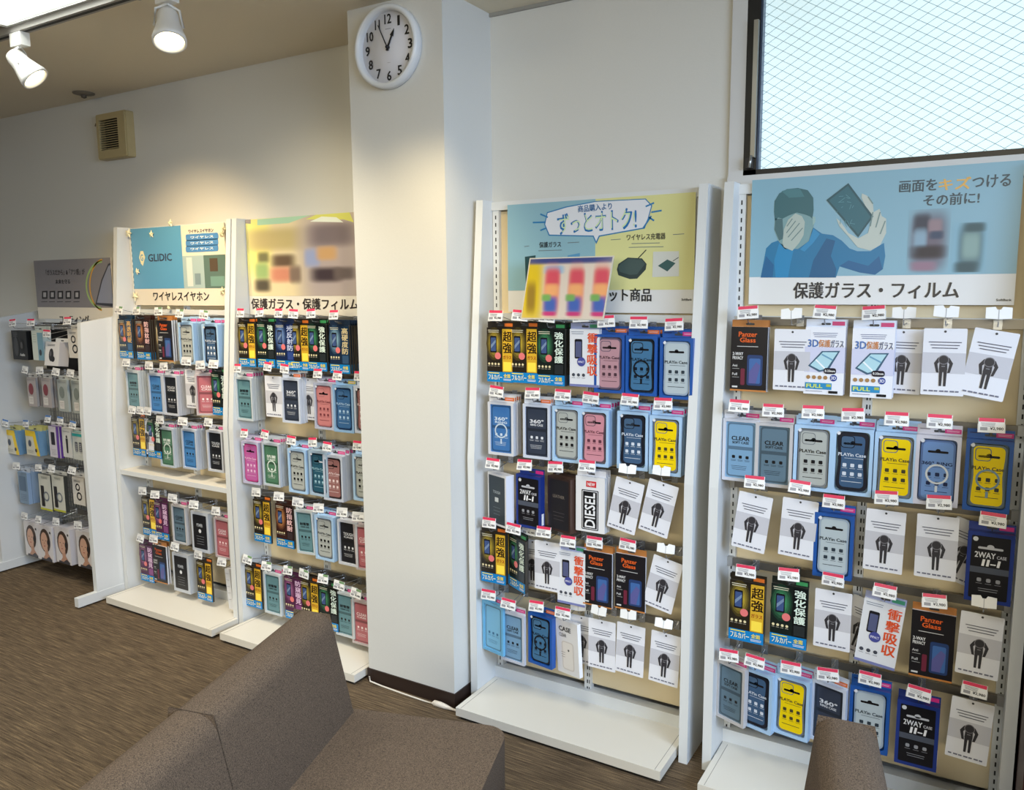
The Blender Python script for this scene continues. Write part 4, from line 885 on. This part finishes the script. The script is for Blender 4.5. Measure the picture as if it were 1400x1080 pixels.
bm = blurmat('blurred_phone_print', (138, 178, 196), [(mxx, mzz, ww*.42, hh*.42, (110, 104, 120)), (mxx-ww*.2, mzz+hh*.3, ww*.2, hh*.14, (60, 66, 84)), (mxx+ww*.15, mzz+hh*.25, ww*.16, hh*.1, (150, 130, 140)), (mxx+ww*.2, mzz+hh*.1, ww*.16, hh*.06, (60, 76, 104)), (mxx-ww*.22, mzz, ww*.15, hh*.18, (140, 170, 190)), (mxx, mzz-hh*.18, ww*.4, hh*.1, (52, 48, 60)), (mxx-ww*.1, mzz-hh*.42, ww*.3, hh*.07, (150, 120, 140))])
P4.d.rect(a[0]-.005, b_[1]-.006, b_[0]+.005, a[1]+.006, bm, 2)
a = P4.p(1303, 305); b_ = P4.p(1347, 372); mxx, mzz = (a[0]+b_[0])/2, (a[1]+b_[1])/2; ww, hh = b_[0]-a[0], a[1]-b_[1]
bm = blurmat('blurred_handset_print', (134, 178, 198), [(mxx+.003, mzz, ww*.30, hh*.42, (76, 108, 118)), (mxx+.004, mzz+.004, ww*.22, hh*.24, (138, 168, 166)), (mxx-.004, mzz-hh*.4, ww*.3, hh*.1, (56, 84, 94)), (mxx+.01, mzz+hh*.4, ww*.26, hh*.08, (60, 90, 100))])
P4.d.rect(a[0], b_[1], b_[0], a[1], bm, 2)
P4.done()
# --- poster right of the pillar
P3 = Sheet('header_poster', 'half blue half yellow poster with speech bubble, rack right of pillar', -.088, ((694, 280), (951, 263), (949, 415), (695, 438)), (222, 222, 222))
P3.fr(0, .2, .5, 1, (140, 180, 194), 1); P3.fr(.5, .2, 1, 1, (216, 214, 150), 1)
def c3(pts): return [(640+x/3.889, 240+y/3.889) for x, y in pts]
P3.poly(c3([(420, 195), (520, 165), (680, 135), (945, 122), (980, 160), (960, 230), (940, 282), (700, 325), (682, 365), (664, 325), (430, 320), (405, 260)]), (40, 120, 176), 2)
P3.poly(c3([(424, 200), (524, 170), (680, 140), (942, 127), (974, 162), (955, 230), (935, 276), (696, 319), (682, 350), (668, 319), (434, 314), (411, 260)]), (222, 224, 230), 3)
for a, b_ in (((385, 205), (425, 222)), ((345, 250), (412, 248)), ((385, 292), (415, 280)), ((945, 165), (990, 145)), ((975, 195), (1030, 186)), ((960, 220), (990, 240)), ((930, 282), (975, 215))):
    q, r_ = c3([a, b_]); P3.d.line(P3.p(*q), P3.p(*r_), .005, (40, 120, 176), 4)
def t3(s, x0, x1, y0, y1, c, L=5, **k): P3.text(s, 640+x0/3.889, 640+x1/3.889, 240+y0/3.889, 240+y1/3.889, c, L, **k)
t3('商品購入より', 585, 765, 152, 188, (34, 96, 150), rot=.03)
t3('ずっとオトク!', 476, 896, 186, 300, (36, 112, 176), 4, rot=.03); t3('ずっとオトク!', 486, 886, 196, 290, (206, 226, 180), 5, rot=.03, bold=False)
t3('保護ガラス', 380, 495, 352, 382, (50, 60, 66)); t3('ワイヤレス充電器', 845, 1050, 308, 342, (60, 60, 56))
t3('セット商品', 690, 975, 600, 668, (34, 36, 42)); t3('SoftBank', 1136, 1190, 653, 665, (50, 50, 54))
for (x0_, x1_, y_) in ((375, 500, 400), (870, 1020, 362), (855, 1040, 382), (530, 592, 358), (300, 326, 378), (760, 812, 342), (1090, 1150, 314)):
    q, r_ = c3([(x0_, y_), (x1_, y_-4)]); P3.d.line(P3.p(*q), P3.p(*r_), .002, (110, 120, 124), 4)
P3.poly(c3([(303, 432), (360, 424), (352, 575), (308, 580)]), (40, 74, 78), 4)
P3.poly(c3([(530, 425), (595, 412), (595, 438), (530, 440)]), (90, 150, 190), 4)
P3.poly(c3([(792, 500), (800, 470), (850, 436), (925, 440), (950, 470), (945, 500), (900, 548), (860, 550), (800, 530)]), (48, 62, 64), 4)
P3.poly(c3([(800, 488), (812, 468), (852, 442), (922, 446), (942, 468), (900, 525), (862, 528), (806, 512)]), (66, 84, 84), 5)
q, r_ = c3([(905, 440), (948, 395)]); P3.d.line(P3.p(*q), P3.p(*r_), .003, (40, 50, 52), 4)
P3.poly(c3([(985, 405), (1122, 402), (1122, 535), (980, 540)]), (206, 208, 202), 4)
P3.poly(c3([(1010, 480), (1060, 446), (1104, 466), (1060, 510)]), (56, 92, 92), 5)
q, r_ = c3([(1090, 455), (1120, 435)]); P3.d.line(P3.p(*q), P3.p(*r_), .002, (40, 60, 60), 6)
P3.done()
# --- brochure board in front
Yb = -.20
a = [at(x, y, Yb) for x, y in ((731, 352), (842, 349), (836, 436), (718, 437))]
cx_, z0_ = (a[2].x+a[3].x)/2, (a[2].z+a[3].z)/2; bw, bh = (a[1].x-a[0].x+a[2].x-a[3].x)/2, (a[0].z+a[1].z)/2-z0_
br = empty('leaflet_board', (cx_, Yb-.02, z0_), 'tilted leaflet board with three rainbow phones, before yellow-blue poster', 'leaflet board')
sk = .012
bb = MB().add([(x+(sk if z else -sk)*1, yy, z) for yy in (0, .004) for x, z in ((-bw/2, 0), (bw/2, 0), (bw/2, bh), (-bw/2, bh))], [(0, 1, 2, 3), (7, 6, 5, 4), (0, 4, 5, 1), (1, 5, 6, 2), (2, 6, 7, 3), (3, 7, 4, 0)], M((214, 206, 190), .4)); bo = bb.build('board', br)
d = Decal(.35)
blo = []
for i in range(3):
    x = -bw*.18+i*bw*.29; y0 = bh*.45
    blo += [(x+.004, y0+bh*.0, bw*.078, bh*.34, (226, 120, 100)), (x+.006, y0+bh*.22, bw*.075, bh*.12, (214, 80, 96)), (x+.003, y0+bh*.02, bw*.075, bh*.09, (240, 170, 110)), (x, y0-bh*.22, bw*.075, bh*.12, (70, 100, 176)), (x-bw*.05, y0-bh*.1, bw*.05, bh*.05, (120, 170, 90)), (x-.002, y0-bh*.36, bw*.075, bh*.03, (200, 60, 120))]
bm = blurmat('blurred_leaflet_print', (222, 206, 190), [(-bw*.42, bh*.5, bw*.13, bh*.6, (214, 184, 30)), (-bw*.42, bh*.35, bw*.05, bh*.22, (150, 120, 40)), (0, bh*.96, bw*.6, bh*.06, (60, 70, 130)), (-bw*.15, bh*.8, bw*.1, bh*.06, (130, 180, 214))]+blo)
d.b.add([(-bw/2+.004-sk, -.0006, .004), (bw/2-.004-sk, -.0006, .004), (bw/2-.004+sk, -.0006, bh-.004), (-bw/2+.004+sk, -.0006, bh-.004)], [(0, 1, 2, 3)], bm)
d.build('print', bo)
MB().box(-.02, .02, .004, .014, .0, .03, mclear).build('stand', br)
br.rotation_euler = (R(-6), 0, 0)
# --- poster left of the pillar
P2 = Sheet('header_poster', 'blurred yellow and grey poster, rack left of pillar', -.088, ((318, 300), (540, 288), (540, 431), (318, 432)), (228, 220, 206), clamp=(-2.775, -2.02))
w2, h2 = .615, P2.h; ox = -2.4675-P2.cx
bm = blurmat('blurred_poster_print', (226, 208, 166), [(cx+ox, cz, a, b_, c) for cx, cz, a, b_, c in [(-w2*.42, h2*.75, w2*.14, h2*.3, (232, 224, 130)), (-w2*.2, h2*.78, w2*.3, h2*.1, (190, 172, 120)), (w2*.3, h2*.55, w2*.26, h2*.5, (176, 162, 160)), (w2*.3, h2*.8, w2*.18, h2*.1, (120, 108, 112)), (w2*.12, h2*.58, w2*.06, h2*.08, (150, 160, 196)), (w2*.25, h2*.62, w2*.08, h2*.06, (196, 156, 110)), (w2*.24, h2*.41, w2*.12, h2*.065, (66, 54, 60)), (w2*.4, h2*.42, w2*.08, h2*.055, (104, 92, 90)),
     (-w2*.15, h2*.56, w2*.1, h2*.06, (104, 84, 66)), (-w2*.17, h2*.42, w2*.1, h2*.07, (206, 136, 110)), (-w2*.04, h2*.42, w2*.05, h2*.08, (130, 110, 96)), (-w2*.34, h2*.6, w2*.05, h2*.05, (120, 116, 80)), (-w2*.36, h2*.46, w2*.06, h2*.08, (150, 176, 114)), (-w2*.36, h2*.31, w2*.07, h2*.06, (84, 76, 62))]])
P2.fr(0, .2, 1, 1, bm, 1)
P2.poly([(352, 300), (425, 292), (395, 305), (352, 308)], (170, 206, 176), 2); P2.poly([(418, 300), (432, 290), (478, 288), (484, 304), (470, 300)], (212, 212, 110), 2); P2.poly([(424, 303), (440, 296), (460, 297), (470, 304)], (226, 232, 220), 3)
P2.poly([(326, 298), (343, 298), (343, 306), (326, 306)], (150, 140, 134), 3)
P2.text('保護ガラス・保護フィルム', 344, 490, 408, 423, (50, 42, 40)); P2.done()
# --- blue poster with stars
P1 = Sheet('header_poster', 'blue and white wireless earphone poster framed by paper stars', -.088, ((178, 312), (310, 305), (308, 417), (186, 418)), (232, 222, 204), clamp=(-3.6, -2.85))
P1.fr(0, .215, .56, 1, (96, 160, 200), 1); P1.fr(.56, .215, .78, .62, (170, 190, 190), 2); P1.fr(.78, .215, 1, .62, (96, 120, 112), 2)
P1.fr(.84, .42, .92, .58, (90, 76, 62), 3); P1.fr(.6, .24, .66, .6, (214, 220, 214), 3); P1.fr(.68, .26, .74, .4, (130, 150, 156), 3); P1.fr(.84, .24, .98, .36, (120, 156, 146), 3)
P1.text('GLIDIC', 203, 235, 347, 357, (60, 70, 90)); P1.text('ワイヤレスイヤホン', 210, 286, 399, 411, (44, 40, 40)); P1.text('ワイヤレスイヤホン', 258, 292, 313, 318, (70, 70, 80))
for i, y_ in enumerate((324, 332, 340)):
    a = P1.p(254, y_-3.4); b_ = P1.p(299, y_+3.2); P1.d.rr(a[0], b_[1], b_[0], a[1], .009, (84, 140, 196), 3); P1.text('ワイヤレス', 261, 292, y_-1.8, y_+1.6, (230, 236, 240), 4)
a = P1.p(194, 352); P1.d.poly([(a[0]-.02, a[1]), (a[0]-.006, a[1]+.03), (a[0]+.014, a[1]+.03), (a[0]+.026, a[1]), (a[0]+.006, a[1]-.04), (a[0]-.008, a[1]-.03)], (240, 232, 190), 3); P1.d.text('G', a[0]-.009, a[1]-.016, a[0]+.011, a[1]+.014, (96, 160, 200), 4)
P1.done()
stars = ((175, 319, .026), (206, 320, .019), (232, 305, .02), (187, 371, .019), (184, 405, .026), (305, 312, .014), (303, 398, .022), (230, 421, .014), (302, 319, .02))
sl = ['at the upper left corner of the blue poster', 'on the blue poster near its top edge', 'above the top edge of the blue poster', 'beside the lettering on the blue poster, lower left', 'at the lower left corner of the blue poster', 'at the upper right corner of the blue poster', 'at the lower right of the blue poster', 'under the blue poster near its middle', 'on the right edge of the blue poster']
for i, (x, y, r_) in enumerate(stars):
    p = at(x, y, -.098); rt = random.uniform(0, 1)
    pts = [((r_ if k % 2 == 0 else r_*.42)*math.cos(rt+k*PI/5), (r_ if k % 2 == 0 else r_*.42)*math.sin(rt+k*PI/5)) for k in range(10)]
    m = MB(); m.add([(a, 0.004, b_) for a, b_ in pts]+[(0, -.006, 0)]+[(0, .004, 0)], [(k, (k+1) % 10, 10) for k in range(10)]+[((k+1) % 10, k, 11) for k in range(10)], M((236, 226, 186), .4))
    tag(m.build('star_ornament', None, p), 'cream star ornament '+sl[i], 'ornament', 'star ornaments round the blue poster')
# --- grey poster on the leftmost rack
Y0 = -.10
P0 = Sheet('header_poster', 'grey poster with phone in coloured arcs on the leftmost rack', Y0, ((54, 356), (156, 352), (152, 437), (45, 436)), (232, 224, 210))
def c0(pts): return [(x/4.319, 290+y/4.319) for x, y in pts]
P0.fr(0, .2, 1, 1, (138, 134, 138), 1)
P0.text('「ガラスだから」&「アツ感」が', 63, 116, 368, 376, (40, 38, 42), bold=True); P0.text('未来を守る', 76, 96, 382, 388, (40, 38, 42))
for i, x in enumerate((265, 310, 357, 405, 455)):
    q = c0([(x-16, 512), (x-16, 466), (x+17, 464), (x+17, 512)]); P0.poly(q, (44, 42, 46), 3); q = c0([(x-8, 502), (x-8, 474), (x+9, 474), (x+9, 502)]); P0.poly(q, (178, 174, 176), 4)
    q, r_ = c0([(x-20, 530), (x+16, 528)]); P0.d.line(P0.p(*q), P0.p(*r_), .003, (60, 58, 62), 3)
P0.text('コーティング', 82, 122, 431, 443, (50, 46, 46))
P0.poly(c0([(565, 545), (600, 400), (640, 305), (670, 300), (680, 560)]), (60, 62, 74), 4); P0.poly(c0([(574, 535), (606, 405), (642, 318), (668, 310), (668, 540)]), (140, 146, 168), 5)
for (rad, c, wd) in (((88, 140), (166, 196, 120), .012), ((70, 150), (226, 170, 60), .009)):
    pr = None
    for k in range(15):
        an = R(95+k*12); q = c0([(612+rad[0]*1.15*math.cos(an), 430-rad[1]*math.sin(an))])[0]; q = P0.p(*q); q = (min(q[0], P0.w/2), q[1])
        if pr and q != pr: P0.d.line(pr, q, wd, c, 3)
        pr = q
P0.done()
MB().box(-.28, .28, .003, .018, -.02, .03, mclear).build('poster_holder', P0.t)

# ------------------------------------------------------------------ sofas
fab = bpy.data.materials.new('taupe_woven_fabric'); fab.use_nodes = True; nt = fab.node_tree; b = nt.nodes['Principled BSDF']
tc = nt.nodes.new('ShaderNodeTexCoord'); n1 = nt.nodes.new('ShaderNodeTexNoise'); n1.inputs['Scale'].default_value = 420; n1.inputs['Detail'].default_value = 3; n1.inputs['Roughness'].default_value = .8
cr_ = nt.nodes.new('ShaderNodeValToRGB'); e = cr_.color_ramp.elements; e[0].position = .32; e[0].color = lin((50, 43, 37))+(1,); e[1].position = .68; e[1].color = lin((120, 102, 85))+(1,)
bp = nt.nodes.new('ShaderNodeBump'); bp.inputs['Strength'].default_value = .6; bp.inputs['Distance'].default_value = .002
nt.links.new(tc.outputs['Object'], n1.inputs['Vector']); nt.links.new(n1.outputs[0], cr_.inputs[0]); nt.links.new(cr_.outputs[0], b.inputs['Base Color']); nt.links.new(n1.outputs[0], bp.inputs['Height']); nt.links.new(bp.outputs[0], b.inputs['Normal'])
b.inputs['Roughness'].default_value = .95; b.inputs['Specular IOR Level'].default_value = .15; b.inputs['Sheen Weight'].default_value = 0
def cushion(name, prof, y0, y1, parent, ax='y'):
    """profile in (x,z), length along y; bevelled edges"""
    m = MB().prism(prof, y0, y1, fab, ax)
    o = m.build(name, parent)
    me = o.data; me.polygons.foreach_set('use_smooth', [True]*len(me.polygons))
    bv = o.modifiers.new('bevel', 'BEVEL'); bv.width = .026 if ax == 'z' else .036; bv.segments = 5; bv.limit_method = 'ANGLE'; bv.angle_limit = R(35)
    wn = o.modifiers.new('wn', 'WEIGHTED_NORMAL'); wn.keep_sharp = False
    return o
def sofa(J, heading, label, segs, extra_far=0):
    t = empty('sofa', (J[0], J[1], 0), label, 'sofa', 'low taupe waiting sofas'); t.rotation_euler = (0, 0, heading)
    y1 = 0
    for i, ln in enumerate(segs):
        y0 = y1-ln
        cushion('backrest', [(.012, .36), (-.058, .682), (-.158, .688), (-.225, .12), (-.05, .12)], y0+.0015, y1-.0015, t)
        far = i == 0; near = i == len(segs)-1; yf_, yn = y1-.0015+(extra_far if far else 0), y0+.0015; rd = .055
        pl = [(-.02, yn)]
        pl += [(.405-rd+rd*math.sin(R(a)), yn+rd-rd*math.cos(R(a))) for a in range(0, 91, 15)] if near else [(.405, yn)]
        pl += [(.405-rd+rd*math.cos(R(a)), yf_-rd+rd*math.sin(R(a))) for a in range(0, 91, 15)] if far else [(.405, yf_)]
        pl.append((-.02, yf_))
        cushion('seat', pl, .24, .425, t, 'z')
        y1 = y0
    MB().box(-.19, .37, y1+.03, -.03, .08, .25, M((48, 44, 42), .7)).build('base', t)
    for x in (-.15, .33):
        for y in (-.08, y1+.08): MB().lathe([(.018, 0), (.022, .08)], M((30, 28, 28), .4), 12, (x, y, 0)).build('leg', t)
    return t
sofa((-1.343, -1.066), R(17.5), 'low taupe sofa in the foreground facing right', (.50, .62, .62), .015)
sofa((-.085, -.95), R(12), 'low taupe sofa before the window rack, lower right', (.55, .55))
